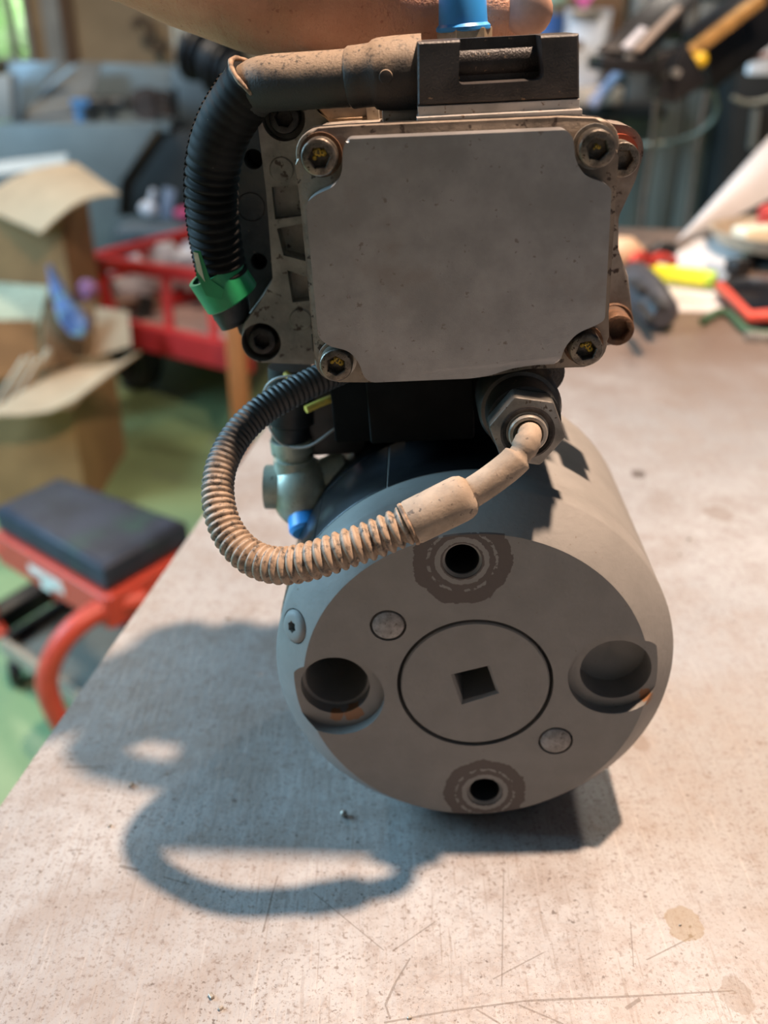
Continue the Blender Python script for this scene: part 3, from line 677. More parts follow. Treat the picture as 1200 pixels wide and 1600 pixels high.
mb = MB(); mb.lathe([(4.8, 0), (6.2, 1.2), (6.9, 3), (7.0, 5), (6.9, Ls - 1), (6.5, Ls), (4, Ls)], s0, sd, 32); mb.build('sleeve', m_dust, dev, 50, dev=True)
def hose_mat():
    """black conduit, thick tan dust on the front half of its run"""
    m, nt, b, co = base_mat('dusty corrugated conduit')
    sep = nd(nt, 'ShaderNodeSeparateXYZ'); nt.links.new(co, sep.inputs[0])
    k = ramp(nt, math_(nt, 'ADD', math_(nt, 'MULTIPLY', sep.outputs[1], -1.0), math_(nt, 'MULTIPLY_ADD', noise(nt, co, 160, 4), .012, -.006)), -(14 - DOFF.y) * .001, -(-4 - DOFF.y) * .001)
    k = math_(nt, 'MULTIPLY', k, ramp(nt, noise(nt, co, 420, 4, .65), .28, .55))
    c = mix(nt, k, (.024, .023, .022), (.30, .215, .15))
    nt.links.new(c, b.inputs['Base Color']); b.inputs['Roughness'].default_value = .55
    return m
yS = e1.y - 13
lo = [s1 - sd * 1.0, L(622, 826, yS - .5), L(585, 842, yS - 1.5), L(540, 858, yS - 2.5), L(490, 875, yS - 2.5), L(440, 884, yS - .5), L(395, 872, yS + 4), L(360, 838, yS + 10), L(342, 790, yS + 17), L(344, 735, yS + 26), L(368, 684, yS + 36), L(405, 645, yS + 44), L(450, 617, yS + 50), L(500, 592, yS + 57), L(540, 574, yS + 64)]
P, rad = conduit2(lo, 6.1, 5.2, 2.95, 1.9, 1.25, .55, 35, 85)
mb = MB(); mb.tube(P, rad, 28); mb.build('lower_conduit', hose_mat(), dev, 60, dev=True)
mb = MB(); mb.lathe([(5.0, 0), (6.6, 0), (6.9, .6), (6.7, 1.4), (5.0, 1.4)], s1 - sd * .4, sd, 28, True); mb.build('sleeve_lip', mat('tan frayed edge', (.42, .30, .20), .7), dev, dev=True)

# ---------------------------------------------------------------- hydraulic fitting on the left, with its black plug connector and wires
m_fit = mat('pale green zinc fitting', (.42, .45, .37), .42, .35, var=.15, vs=120, col2=(.34, .33, .24), spot=(.15, .12, .08), spot_s=300, spot_t=.64)
yf = 74
fa = L(455, 716, yf); fb = L(462, 800, yf)
mb = MB(); mb.lathe([(0, 0), (7.8, 0), (8, .6), (8, 6), (6.8, 6.4), (6.8, 8), (8.4, 8.6), (8.4, 14), (0, 14)], L(460, 725, yf) + Vector((0, 0, -3)), (0, 0, 1), 32); mb.build('fitting_neck', m_fit, dev, dev=True)
mb = MB(); mb.ball(L(474, 768, yf), 13.0, 24, (1.0, 1.0, 1.2)); mb.cyl(L(462, 762, yf) + Vector((-12, 0, 1)), L(462, 762, yf) + Vector((4, 0, 0)), 8.8, 9.4, 28); mb.cyl(L(470, 768, yf), L(545, 735, yf + 4), 9, 9, 28); mb.build('fitting_body', m_fit, dev, 50, dev=True)
fo = L(478, 800, yf - 6); fd = Vector((.10, -.72, -.55)).normalized()
u = fd.cross(Vector((0, 0, 1))).normalized(); v = u.cross(fd)
mb = MB(); mb.lathe([(0, -6), (9.6, -6), (9.6, 1.0), (8.6, 2.0), (7.6, 2.0)], fo, fd, 6); mb.bevel(.6); mb.build('fitting_hex', m_fit, dev, dev=True)
mb = MB(); mb.lathe([(0, 0), (7.0, 1.5), (7.4, 1.6), (7.4, 8.0), (6.2, 9.4), (0, 9.6)], fo, fd, 32); mb.build('blue_plug', m_blue, dev, dev=True)
ca = L(455, 690, yf); cb_ = L(453, 560, yf + 2)
mb = MB(); mb.lathe([(0, 0), (7.2, 0), (7.6, 1), (7.6, 7), (9.2, 8), (9.2, 22), (8.4, 23), (8.4, 30), (0, 30)], ca, (cb_ - ca), 32); mb.build('plug_connector', m_blk, dev, dev=True)
mb = MB(); mb.box(L(520, 640, 84), (26, 22, 30)); mb.bevel(1.5); mb.build('connector_housing', m_blk, dev, dev=True)
mb = MB(); mb.tube(spline([L(478, 640, 62), L(505, 628, 66), L(540, 615, 70)], 8), 1.5, 10); mb.build('wire', mat('yellow wire', (.65, .52, .10), .5), dev, 60, dev=True)
mb = MB(); mb.tube(spline([L(446, 583, 64), L(456, 592, 62), L(470, 600, 62), L(490, 596, 66)], 8), 1.2, 10); mb.build('wire', MATS['yellow wire'], dev, 60, dev=True)
m_clear = mat('translucent white line', (.55, .57, .55), .3, var=.05)
mb = MB(); mb.tube(spline([L(470, 586, 58), L(430, 592, 58), L(412, 615, 60), L(418, 660, 62), L(440, 694, 62), L(480, 698, 62), L(520, 672, 66), L(540, 655, 70)], 10), .45, 8); mb.build('thin_line', m_clear, dev, 60, dev=True)

# ================================================================ PERSON (left hand and forearm)
def skin_mat():
    m, nt, b, co = base_mat('skin')
    c = mix(nt, ramp(nt, noise(nt, co, 40, 4), .3, .7), (.52, .25, .155), (.64, .345, .225))
    c = mix(nt, ramp(nt, noise(nt, co, 500, 3), .62, .72), c, (.40, .16, .10))
    nt.links.new(c, b.inputs['Base Color']); b.inputs['Roughness'].default_value = .48
    b.inputs['Subsurface Weight'].default_value = .12; b.inputs['Subsurface Radius'].default_value = (.008, .003, .0015); b.inputs['Subsurface Scale'].default_value = .5
    mp = nd(nt, 'ShaderNodeMapping'); mp.inputs['Scale'].default_value = (1, .3, .35); mp.inputs['Rotation'].default_value = (0, .5, 0)
    nt.links.new(co, mp.inputs[0])
    h = math_(nt, 'ADD', noise(nt, mp.outputs[0], 420, 4), math_(nt, 'MULTIPLY', noise(nt, co, 1100, 2), .5))
    bp = nd(nt, 'ShaderNodeBump'); bp.inputs['Strength'].default_value = .6; bp.inputs['Distance'].default_value = .0014
    nt.links.new(h, bp.inputs['Height']); nt.links.new(bp.outputs[0], b.inputs['Normal'])
    return m
m_skin = skin_mat()
def D(px, py, y): return d2w(loc(px, py, y))
J = []; E_ = []; RAD = []
def joint(p, r, prev=None):
    J.append(Vector(p)); RAD.append(r)
    if prev is not None: E_.append((prev, len(J) - 1))
    return len(J) - 1
palm = joint(d2w((-34, 98, 216)), .022)
wr = joint(D(372, -8, 86), .0243, palm)
f1 = joint(D(255, -106, 80), .0280, wr); f2 = joint(D(105, -205, 70), .032, f1); f3 = joint(D(-190, -420, 48), .036, f2); f4 = joint(D(-480, -640, 24), .038, f3)
t1 = joint(D(505, 4, 80), .0215, palm); t2 = joint(D(590, 6, 82), .0178, t1); t3 = joint(D(668, 8, 85), .0130, t2); t4 = joint(D(735, 14, 86), .0112, t3); t5 = joint(D(790, 19, 86), .0104, t4); t6 = joint(D(826, 21, 86), .0078, t5)
kx = (-46, -24, -2, 18)
for i, x in enumerate(kx):
    k = joint(d2w((x, 120 + (4, 6, 5, 2)[i], 216 - (3, 0, 0, 2)[i])), .0125 if i else .0115, palm)
    ln = (.88, 1.0, 1.08, .98)[3 - i] if False else (.82, .98, 1.06, .96)[i]
    a = joint(d2w((x * 1.05, 131, 208 - 14 * ln)), .0098, k); b_ = joint(d2w((x * 1.07, 123, 208 - 44 * ln)), .0088, a); c_ = joint(d2w((x * 1.06, 112, 206 - 66 * ln)), .0078, b_); joint(d2w((x * 1.05, 107, 206 - 80 * ln)), .0062, c_)
me = bpy.data.meshes.new('person'); me.from_pydata([tuple(p - J[wr]) for p in J], E_, [])
person = bpy.data.objects.new('person', me); scene.collection.objects.link(person); person.location = J[wr]
sk = person.modifiers.new('skin', 'SKIN'); sk.use_smooth_shade = True; sk.branch_smoothing = .6
for i, v in enumerate(me.skin_vertices[0].data):
    v.radius = (RAD[i], RAD[i]); v.use_root = (i == palm)
person.modifiers.new('sub', 'SUBSURF').levels = 3
modded(person, [], 180); person.data.materials.clear(); person.data.materials.append(m_skin)
# soft folds at the base of the thumb
for v in person.data.vertices:
    v.co += Vector(mnoise.noise_vector((v.co + J[wr]) * 55)) * .0011
tag(person, 'bare left hand and forearm of a person, thumb stretched out behind the blue cap', 'person')
m_nail = mat('thumb nail', (.60, .35, .25), .32, var=.06, vs=200)
nc = D(825, 17, 76.4); mb = MB(); mb.ball((0, 0, 0), .0082, 20, (1.0, .30, .95)); mb.xform(Matrix.Translation(nc - J[wr]) @ Matrix.Rotation(R(-24), 4, 'Z') @ Matrix.Rotation(R(6), 4, 'Y'))
mb.build('thumb_nail', m_nail, person)

# ================================================================ THINGS ON THE BENCH (right)
def PT(px, py, h=0.): return on_z(px, py, TABLE + h)
m_paper = mat('white paper', (.66, .635, .62), .7, var=.03, vs=12)
def sheet_on(name, cs, h, t, m, label, cat, group=None, fn=None):
    P = [PT(*c, h) for c in cs]; base = sum(P, Vector()) / 4
    mb = MB(); mb.sheet(P, t, 6, 6, fn); mb.bm.normal_update()
    o = place(mb, name, m, base, label, cat, group); return o
sheet_on('paper_sheet', ((1062, 486), (1131, 487), (1124, 462), (1040, 458)), .0016, .0012, m_paper, 'lowest white paper sheet sticking out nearest the camera', 'paper')
sheet_on('paper_sheet', ((1030, 465), (1124, 470), (1108, 436), (1008, 430)), .0034, .0014, m_paper, 'white paper sheet directly under the yellow marker', 'paper')
sheet_on('paper_sheet', ((1002, 424), (1096, 428), (1102, 410), (1030, 400)), .0054, .0014, m_paper, 'white paper sheet behind the yellow marker, at the foot of the leaning card', 'paper')
sheet_on('printed_card', ((1090, 428), (1134, 440), (1140, 418), (1100, 408)), .0050, .0016, mat('blue grey print', (.33, .40, .48), .5), 'small blue grey card behind the green end of the marker', 'card')
# marker
a, b = PT(1010, 424, .016), PT(1118, 437, .016)
mk = thing('marker_pen', 'bright yellow marker lying across the white papers', 'marker', (a + b) / 2 - Vector((0, 0, .0096)))
d = b - a; Lm = d.length
m_yl = mat('bright yellow plastic', (.86, .80, .03), .4, var=.04); m_yg = mat('yellow green plastic', (.45, .68, .06), .4, var=.04)
mb = MB(); mb.lathe([(0, 0), (.005, .001), (.0085, .006), (.0095, .012), (.0095, Lm * .88), (0, Lm * .88)], a, d, 20); part(mb, 'barrel', m_yl, mk, 50)
mb = MB(); mb.lathe([(.009, Lm * .885), (.0095, Lm * .89), (.0092, Lm * .98), (.0075, Lm), (0, Lm)], a, d, 20); part(mb, 'end_cap', m_yg, mk, 50)
# slotted dark rubber piece
c0 = PT(1004, 512); gr = thing('rubber_grip', 'dark grey slotted rubber piece lying beside the machine', 'grip', c0)
m_rub = mat('dark grey rubber', (.050, .050, .058), .55, var=.2, vs=60)
tw = Vector((-.25, 1, 0)).normalized(); ca2, cb2 = PT(1030, 488, .018), PT(992, 432, .022)
mb = MB(); mb.tube([ca2 - (cb2 - ca2) * .12, ca2, ca2.lerp(cb2, .35), ca2.lerp(cb2, .7), cb2, cb2 + (cb2 - ca2) * .12], [.010, .019, .021, .020, .017, .008], 20)
part(mb, 'pad', m_rub, gr, 50)
for k, (u0, v0, u1, v1) in enumerate(((998, 476, 1016, 502), (1018, 462, 1034, 482), (988, 440, 1004, 456))):
    p, q = PT(u0, v0, .036), PT(u1, v1, .036); mb = MB(); mb.beam(p, q, .010, .006); mb.bevel(.002); part(mb, 'slot', m_dark, gr)
# wooden handle behind the machine
p = PT(962, 432); wh = thing('file', 'file with a pale rounded wooden handle just behind the right side of the machine', 'file', p)
mb = MB(); mb.tube([p + Vector((-.03, 0, .016)), p + Vector((-.005, 0, .026)), p + Vector((.010, .0, .026)), p + Vector((.022, .0, .020)), p + Vector((.027, 0, .014))], [.015, .022, .021, .016, .007], 20)
part(mb, 'handle', mat('pale turned wood', (.66, .45, .29), .5, var=.1, vs=40), wh, 60)
mb = MB(); mb.cyl(p + Vector((-.09, .0, .014)), p + Vector((-.028, 0, .015)), .006, .008); part(mb, 'shank', m_steel, wh)
# red and black pliers
p = PT(1012, 424); pl = thing('pliers', 'red and black handled pliers behind the papers and the rubber piece', 'pliers', p)
m_rd = mat('red plastic', (.50, .045, .035), .4, var=.1)
for (P_, nm, mm) in (([PT(985, 412, .03), PT(998, 400, .036), PT(1012, 406, .02)], 'handle', m_rd), ([PT(1016, 408, .03), PT(1032, 402, .03), PT(1052, 408, .02)], 'handle', m_rd)):
    mb = MB(); mb.tube(spline(P_, 5), .0062, 12); part(mb, nm, mm, pl, 60)
mb = MB(); mb.tube([PT(1014, 398, .03), PT(1030, 393, .033), PT(1050, 390, .03)], [.009, .012, .008], 14); part(mb, 'jaw', m_blk, pl, 60)
# leaning white card
m_card = mat('white card', (.60, .57, .56), .55, var=.03, vs=8)
q0, q1, q2, q3 = PT(1032, 404, .004), at(1204, 212, 1.52), at(1250, 285, 1.44), at(1086, 372, 1.30)
lc = thing('leaning_card', 'large white folded card leaning behind the papers at right', 'card', q0)
mb = MB(); mb.sheet([q0, q3, q2, q1], .003, 8, 8, lambda u, v: (0, 0, .012 * math.sin(math.pi * u))); part(mb, 'upper_leaf', m_card, lc, 60)
mb = MB(); mb.sheet([q0 + Vector((.002, -.004, -.002)), PT(1150, 424, .003), at(1200, 350, 1.33), q3 + Vector((0, -.004, -.002))], .003, 6, 6); part(mb, 'lower_leaf', mat('grey white card', (.62, .61, .62), .6, var=.03), lc, 60)
# shallow tray
tc = at(1232, 368, 1.25); m_tray = mat('tan tray', (.42, .34, .25), .5, var=.15, vs=30)
tb = PT(1190, 425)
tr = thing('tray', 'shallow tan tray on a black stand behind the red tablet', 'tray', (tc.x, tc.y, TABLE))
mb = MB(); mb.lathe([(0, 0), (.085, 0), (.095, .012), (.098, .018), (.094, .018), (.084, .006), (0, .006)], (tc.x, tc.y, TABLE + .022), (0, 0, 1), 40); part(mb, 'dish', m_tray, tr)
mb = MB(); mb.lathe([(.05, 0), (.05, .006), (.018, .010), (.018, .0218), (0, .0218)], (tc.x, tc.y, TABLE), (0, 0, 1), 24); part(mb, 'stand', m_blk, tr)
m_cream = mat('cream wax', (.82, .74, .56), .5, var=.06)
p = Vector((tc.x - .045, tc.y - .01, TABLE + .0282)); o = MB().box(p + Vector((0, 0, .009)), (.055, .03, .018), Matrix.Rotation(.3, 3, 'Z')); o.bevel(.004, 3); place(o, 'wax_block', m_cream, p, 'cream coloured block lying in the tan tray', 'block')
p = Vector((tc.x - .015, tc.y + .035, TABLE + .0282)); o = MB(); o.lathe([(.013, 0), (.015, .002), (.015, .03), (.010, .036), (0, .036)], p, (0, 0, 1), 20); place(o, 'bottle_cap', m_rd, p, 'red bottle cap standing in the tray at the right edge', 'cap')
# red cased phone, leaning
A, B, Cc = PT(1168, 505, .008), at(1116, 449, 1.06), at(1224, 378, 1.22)
Dd = A + (Cc - B)
ux, uy = (A - B), (Cc - B); nrm = ux.cross(uy).normalized()
if nrm.y > 0: nrm = -nrm
ph = thing('tablet', 'dark screened tablet in a red case propped up at the right edge', 'tablet', A)
def quad_prism(P, n, t, rad, name, m, bev):
    uu = (P[1] - P[0]); vv = (P[3] - P[0]); lu, lv = uu.length, vv.length; uu.normalize(); vv = (vv - uu * vv.dot(uu)).normalized()
    pl_ = round_poly([(0, 0), (lu, 0), (lu, lv), (0, lv)], rad, 5); mb = MB(); mb.prism(pl_, 0, t, bev, 2, axis='z')
    M = Matrix((uu, vv, n)).transposed().to_4x4(); M.translation = P[0]; mb.xform(M); return mb
Pq = [B, A, Dd, Cc]
m_red2 = mat('red rubber case', (.62, .075, .045), .45, var=.06)
part(quad_prism(Pq, nrm, .0065, .012, 'case', m_red2, .002), 'case', m_red2, ph)
c4 = sum(Pq, Vector()) / 4; In = [c4 + (q - c4) * .87 + nrm * .0066 for q in Pq]
m_scr = mat('dark glass screen', (.012, .012, .014), .12, var=.1)
part(quad_prism(In, nrm, .001, .004, 'screen', m_scr, .0003), 'screen', m_scr, ph)
mb = MB(); mb.beam(c4 - nrm * .002, Vector((c4.x + .01, c4.y + .05, TABLE)), .02, .006); part(mb, 'stand', m_blk, ph)
# green cord
cpts = [PT(1098, 502, .005), PT(1122, 488, .006), PT(1140, 492, .004), PT(1165, 515, .004), PT(1190, 522, .004), PT(1230, 520, .004)]
o = MB(); o.tube(spline(cpts, 8), .0042, 10); place(o, 'curled_cord', mat('dark green cord', (.06, .13, .07), .5), PT(1140, 492), 'dark green cord curling out under the red tablet', 'cord')
o = MB(); o.tube([PT(1148, 428, .004), PT(1172, 385, .012)], .0045, 10); place(o, 'green_stick', mat('green stick', (.28, .38, .22), .5), PT(1150, 428), 'thin green stick leaning on the tray behind the phone', 'stick')
p = PT(1150, 432); o = MB(); o.box(p + Vector((0, 0, .011)), (.026, .02, .022), Matrix.Rotation(.5, 3, 'Z')); o.bevel(.003); place(o, 'small_box', m_blk, p, 'small black box between the papers and the red tablet', 'box')
p = PT(1182, 536); o = MB(); o.box(p + Vector((.02, 0, .004)), (.06, .012, .008), Matrix.Rotation(-.3, 3, 'Z')); o.bevel(.001); place(o, 'steel_strip', m_steel, p, 'short metal strip at the right edge below the phone', 'strip')
# swarf
mb = MB()
for px, py, s in ((205, 1226, 3.2), (172, 1290, 2.2), (355, 966, 2.6), (1120, 803, 0), (985, 655, 2.0), (640, 1590, 2.0), (330, 1556, 3.0), (345, 1575, 2.4), (1063, 1445, 1.5), (1077, 842, 3.0), (1062, 866, 2.0)):
    if s: mb.box(PT(px, py, s * .0002), (s * .0007, s * .00045, s * .0004), Matrix.Rotation(random.random() * 3, 3, 'Z'))
mb.bevel(.0002, 1); tag(mb.build('metal_swarf', m_steel), 'tiny metal chips scattered over the bench top', 'swarf', kind='stuff')
p = PT(537, 1275); o = MB(); o.ball(p + Vector((0, 0, .0013)), .0014, 12); place(o, 'steel_ball', m_steel, p, 'tiny shiny steel ball on the bench in front of the drum', 'ball')

# ================================================================ BEHIND THE BENCH, RIGHT
m_teal = mat('grey green painted steel', (.22, .205, .185), .5, .1, var=.14, vs=5, col2=(.17, .16, .145), stretch=(3, 3, .5))
def slab(name, m, px0, px1, Y, depth, z0, z1, label, cat, yaw=0.):
    a, b = at(px0, 200, Y), at(px1, 200, Y); c = (a + b) / 2
    root = thing(name, label, cat, (c.x, Y + depth / 2, z0)); w = (b.x - a.x)
    return root, w
cab, w = slab('tall_cabinet', m_teal, 968, 1112, 2.62, .5, 0, 1.75, 'tall grey green steel cabinet with cords hanging in front', 'cabinet')
mb = MB(); mb.box((0, 0, .88), (w, .5, 1.76)); mb.bevel(.006); mb.build('carcass', m_teal, cab)
for k in range(3):
    mb = MB(); mb.box(((k - 1) * w / 3, -.258, .9), (w / 3 - .012, .016, 1.66)); mb.bevel(.004); mb.build('panel', m_teal, cab)
col, w = slab('black_locker', m_blk, 1164, 1364, 2.50, .45, 0, 1.7, 'tall black locker to the right of the grey green cabinet', 'locker')
col.rotation_euler = (0, R(-3), 0)
m_lock = mat('black painted steel', (.014, .012, .011), .75, var=.3, vs=5)
mb = MB(); mb.box((0, 0, .85), (w, .45, 1.7)); mb.bevel(.006); mb.build('carcass', m_lock, col)
mb = MB(); mb.box((-.004, -.232, .85), (w - .03, .015, 1.6)); mb.bevel(.004); mb.build('door', m_lock, col)
mb = MB(); mb.box((-w * .3, -.25, .95), (.012, .02, .09)); mb.build('handle', m_steel, col)
# brown board shelf wall
m_brn = mat('brown stained board', (.17, .095, .05), .6, var=.25, vs=4, col2=(.12, .065, .035), stretch=(1, 1, 5))
a, b = at(640, 150, 2.6), at(962, 150, 2.6)
brd = thing('tool_board', 'brown wooden tool board with a clipboard hanging on it', 'board', ((a.x + b.x) / 2, 2.63, 0))
wb = b.x - a.x
for k in range(8):
    mb = MB(); mb.box((0, (k % 2) * .003, .72 + .12 * k), (wb, .03, .116)); mb.bevel(.003); mb.build('plank', m_brn, brd)
for sx in (-1, 1):
    mb = MB(); mb.box((sx * (wb / 2 - .06), .045, .82), (.06, .06, 1.64)); mb.build('post', m_brn, brd)
# ledge under the clipboard
sh = at(945, 176, 2.5); o = MB(); o.box((sh.x, 2.555, sh.z), (.30, .11, .03)); o.bevel(.003); place(o, 'ledge', m_dark, (sh.x, 2.56, sh.z), 'dark narrow ledge on the brown board under the clipboard', 'shelf')
sh2 = sh.z + .015
o = MB(); q = at(930, 174, 2.53); o.box((q.x, 2.54, sh2 + .02), (.12, .05, .04)); o.bevel(.004); place(o, 'wooden_block', mat('pale tan block', (.62, .47, .36), .6), (q.x, 2.54, sh2), 'pale tan block on the dark ledge beside the box corner', 'block')
# clipboard
def tilted(P, t, rad, m, name, root, bev=.001):
    n = (P[1] - P[0]).cross(P[3] - P[0]).normalized()
    if n.y > 0: n = -n
    mb = MB(); A = [mb.bm.verts.new(p) for p in P]; B = [mb.bm.verts.new(p + n * t) for p in P]
    mb.bm.faces.new(A); mb.bm.faces.new(list(reversed(B)))
    for i in range(4): mb.bm.faces.new((A[(i + 1) % 4], A[i], B[i], B[(i + 1) % 4]))
    bmesh.ops.recalc_face_normals(mb.bm, faces=mb.bm.faces)
    if bev: mb.bevel(bev, 2)
    return part(mb, name, m, root)
Yc = 2.605
cl = thing('clipboard', 'white paper on a grey clipboard hanging on the brown board', 'clipboard', at(908, 146, Yc))
tilted([at(872, 146, Yc), at(938, 148, Yc), at(957, 14, Yc), at(880, 12, Yc)], .006, .008, mat('grey clipboard', (.42, .44, .48), .5), 'board', cl)
tilted([at(880, 143, Yc - .0085), at(932, 144, Yc - .0085), at(948, 28, Yc - .0085), at(890, 26, Yc - .0085)], .001, .001, mat('bluish white paper', (.80, .83, .90), .6, var=.03), 'paper', cl, .0002)
mb = MB(); q = at(916, 22, Yc - .015); mb.box(q, (.07, .014, .02)); mb.bevel(.003); part(mb, 'clip', m_steel, cl)
pk = [at(896, -6, Yc - .02), at(930, -8, Yc - .02), at(912, 14, Yc - .02)]
mb = MB(); n = Vector((0, -1, 0)); A = [mb.bm.verts.new(q) for q in pk]; B = [mb.bm.verts.new(q + Vector((0, .004, 0))) for q in pk]; mb.bm.faces.new(A); mb.bm.faces.new(list(reversed(B)))
for i in range(3): mb.bm.faces.new((A[i], B[i], B[(i + 1) % 3], A[(i + 1) % 3]))
place(mb, 'pink_tag', mat('bright pink tag', (.85, .16, .42), .5), pk[2], 'bright pink pointed tag hanging above the clipboard', 'tag')
# jar beside the thumb
q = at(857, 62, 2.5); jar = thing('jar', 'jar with a pale green lid and blue label beside the thumb tip', 'jar', (q.x, 2.5, q.z))
mb = MB(); mb.lathe([(0, 0), (.032, 0), (.034, .004), (.034, .075), (0, .075)], (0, 0, 0), (0, 0, 1), 28); mb.build('jar_body', mat('brown jar', (.22, .20, .16), .3), jar)
mb = MB(); mb.lathe([(.0342, .012), (.0350, .012), (.0350, .052), (.0342, .052)], (0, 0, 0), (0, 0, 1), 28, True); mb.build('jar_label', mat('dark blue label', (.04, .12, .38), .5), jar)
mb = MB(); mb.lathe([(.036, .0752), (.037, .078), (.037, .092), (0, .092)], (0, 0, 0), (0, 0, 1), 28); mb.build('lid', mat('pale green lid', (.40, .60, .50), .4), jar)
o = MB(); o.box((q.x, 2.555, q.z - .012), (.16, .12, .02)); place(o, 'jar_shelf', m_brn, (q.x, 2.55, q.z - .022), 'small brown shelf carrying the jar beside the thumb', 'shelf')
# pale blue tube, leaning
a, b = at(925, 165, 2.48), at(970, 112, 2.48); o = MB(); o.cyl(a, b, .014, seg=16); o.bevel(.002); place(o, 'blue_tube', mat('pale lilac tube', (.33, .36, .52), .5), a, 'pale lilac blue tube slanting below the clipboard', 'tube')
# black folding arm above the bench
Ya = 1.5
arm = thing('folding_arm', 'black folding bracket arm with two flat plates hanging over the bench', 'bracket', at(1046, 160, Ya))
m_bk2 = mat('black painted bracket', (.018, .017, .018), .38, .3, var=.2, vs=20)
def bar(name, p, q, w_, h_, m, root): mb = MB(); mb.beam(p, q, w_, h_); mb.bevel(min(w_, h_) * .15); return part(mb, name, m, root)
tilted([at(930, 84, Ya - .02), at(1006, 96, Ya - .02), at(1092, 4, Ya + .05), at(1026, -6, Ya + .05)], .012, .006, m_bk2, 'plate', arm, .002)
tilted([at(984, 80, Ya - .05), at(1000, 83, Ya - .05), at(1066, 14, Ya), at(1054, 12, Ya)], .004, .001, mat('tan worn strip', (.30, .24, .20), .5, .2), 'wear_strip', arm)
tilted([at(970, 74, Ya - .06), at(984, 78, Ya - .06), at(1012, 46, Ya - .045), at(1000, 42, Ya - .045)], .003, .001, mat('light strip', (.66, .67, .74), .4), 'light_strip', arm)
bar('plate', at(928, 98, Ya - .04), at(1010, 104, Ya - .03), .06, .018, m_bk2, arm)
tilted([at(1008, 150, Ya), at(1040, 160, Ya), at(1094, 126, Ya), at(1058, 64, Ya)], .045, .012, m_bk2, 'joint_block', arm, .004)
tilted([at(1008, 148, Ya + .03), at(1042, 156, Ya + .03), at(1056, 70, Ya + .03), at(1010, 84, Ya + .03)], .05, .008, m_bk2, 'joint_block', arm, .004)
for c in ((1058, 114), (984, 92)):
    q = at(*c, Ya - .062); mb = MB(); mb.lathe([(.0055, 0), (.0055, .012), (0, .012)], q + Vector((0, .012, 0)), (0, -1, 0), 12); part(mb, 'bolt', m_steel, arm)
q = at(1089, 96, Ya - .03); mb = MB(); mb.ball(q, .013, 16, (1.2, .9, .9), Matrix.Rotation(-.5, 3, 'Y')); part(mb, 'yellow_knob', mat('yellow knob', (.85, .55, .02), .4), arm)
bar('wooden_rod', at(1074, 86, Ya + .02), at(1190, -2, Ya + .08), .016, .016, mat('orange varnished rod', (.48, .27, .09), .45, var=.2, vs=40), arm)
bar('steel_arm', at(1086, 100, Ya + .09), at(1190, 20, Ya + .16), .05, .09, m_bk2, arm)
bar('hanger', at(1050, 60, Ya + .05), at(1120, -420, Ya + .2), .03, .03, m_bk2, arm)
# grey drum above, cords
q = at(1115, -18, 1.95); o = MB(); o.lathe([(0, 0), (.105, 0), (.115, .012), (.115, .28), (0, .28)], q + Vector((0, 0, -.02)), (0, 0, 1), 32)
dr = place(o, 'grey_drum', mat('dark grey drum', (.075, .08, .085), .5), q, 'dark grey round drum hanging above the black bracket arm', 'drum')
m_cord = mat('brown pink cord', (.30, .17, .14), .6); m_cord2 = mat('pale tan cord', (.26, .25, .20), .6)
def cord(name, pts, r, m, label):
    P = [at(*p) for p in pts]; o = MB(); o.tube(spline(P, 8), r, 8); place(o, name, m, P[0], label, 'cord')
cord('hanging_cord', ((1028, 150, 1.6), (1022, 210, 1.8), (1012, 280, 1.9), (1004, 340, 1.95), (1000, 420, 2.0)), .0055, m_cord, 'brown pink cord hanging straight down from the black joint block')
cord('hanging_cord', ((1112, 60, 1.62), (1108, 130, 1.7), (1096, 200, 1.8), (1084, 290, 1.9), (1074, 360, 1.95), (1066, 440, 2.0)), .0055, m_cord, 'brown pink cord hanging in front of the right part of the grey green cabinet')
cord('looped_cord', ((1098, 112, 1.62), (1115, 140, 1.7), (1120, 175, 1.75), (1095, 205, 1.78), (1050, 222, 1.8), (1000, 226, 1.85)), .0038, m_cord2, 'pale tan cord bent in a wide loop in front of the cabinet')
cord('draped_cord', ((1146, 20, 1.6), (1150, 60, 1.62), (1156, 95, 1.65), (1185, 90, 1.7), (1230, 80, 1.7)), .0045, m_cord, 'brown cord draped over the black locker at the right edge')
cord('pale_cord', ((1145, 152, 1.9), (1165, 160, 1.9), (1190, 158, 1.9), (1230, 145, 1.9)), .0040, m_cord2, 'pale cord sagging across the front of the black locker')
o = MB(); q = at(1192, 85, 2.0); o.box(q, (.05, .02, .07)); o.bevel(.003); place(o, 'white_label', mat('bluish white paper', (.80, .83, .90), .6), q, 'small bluish white card on the black locker at the right edge', 'card')

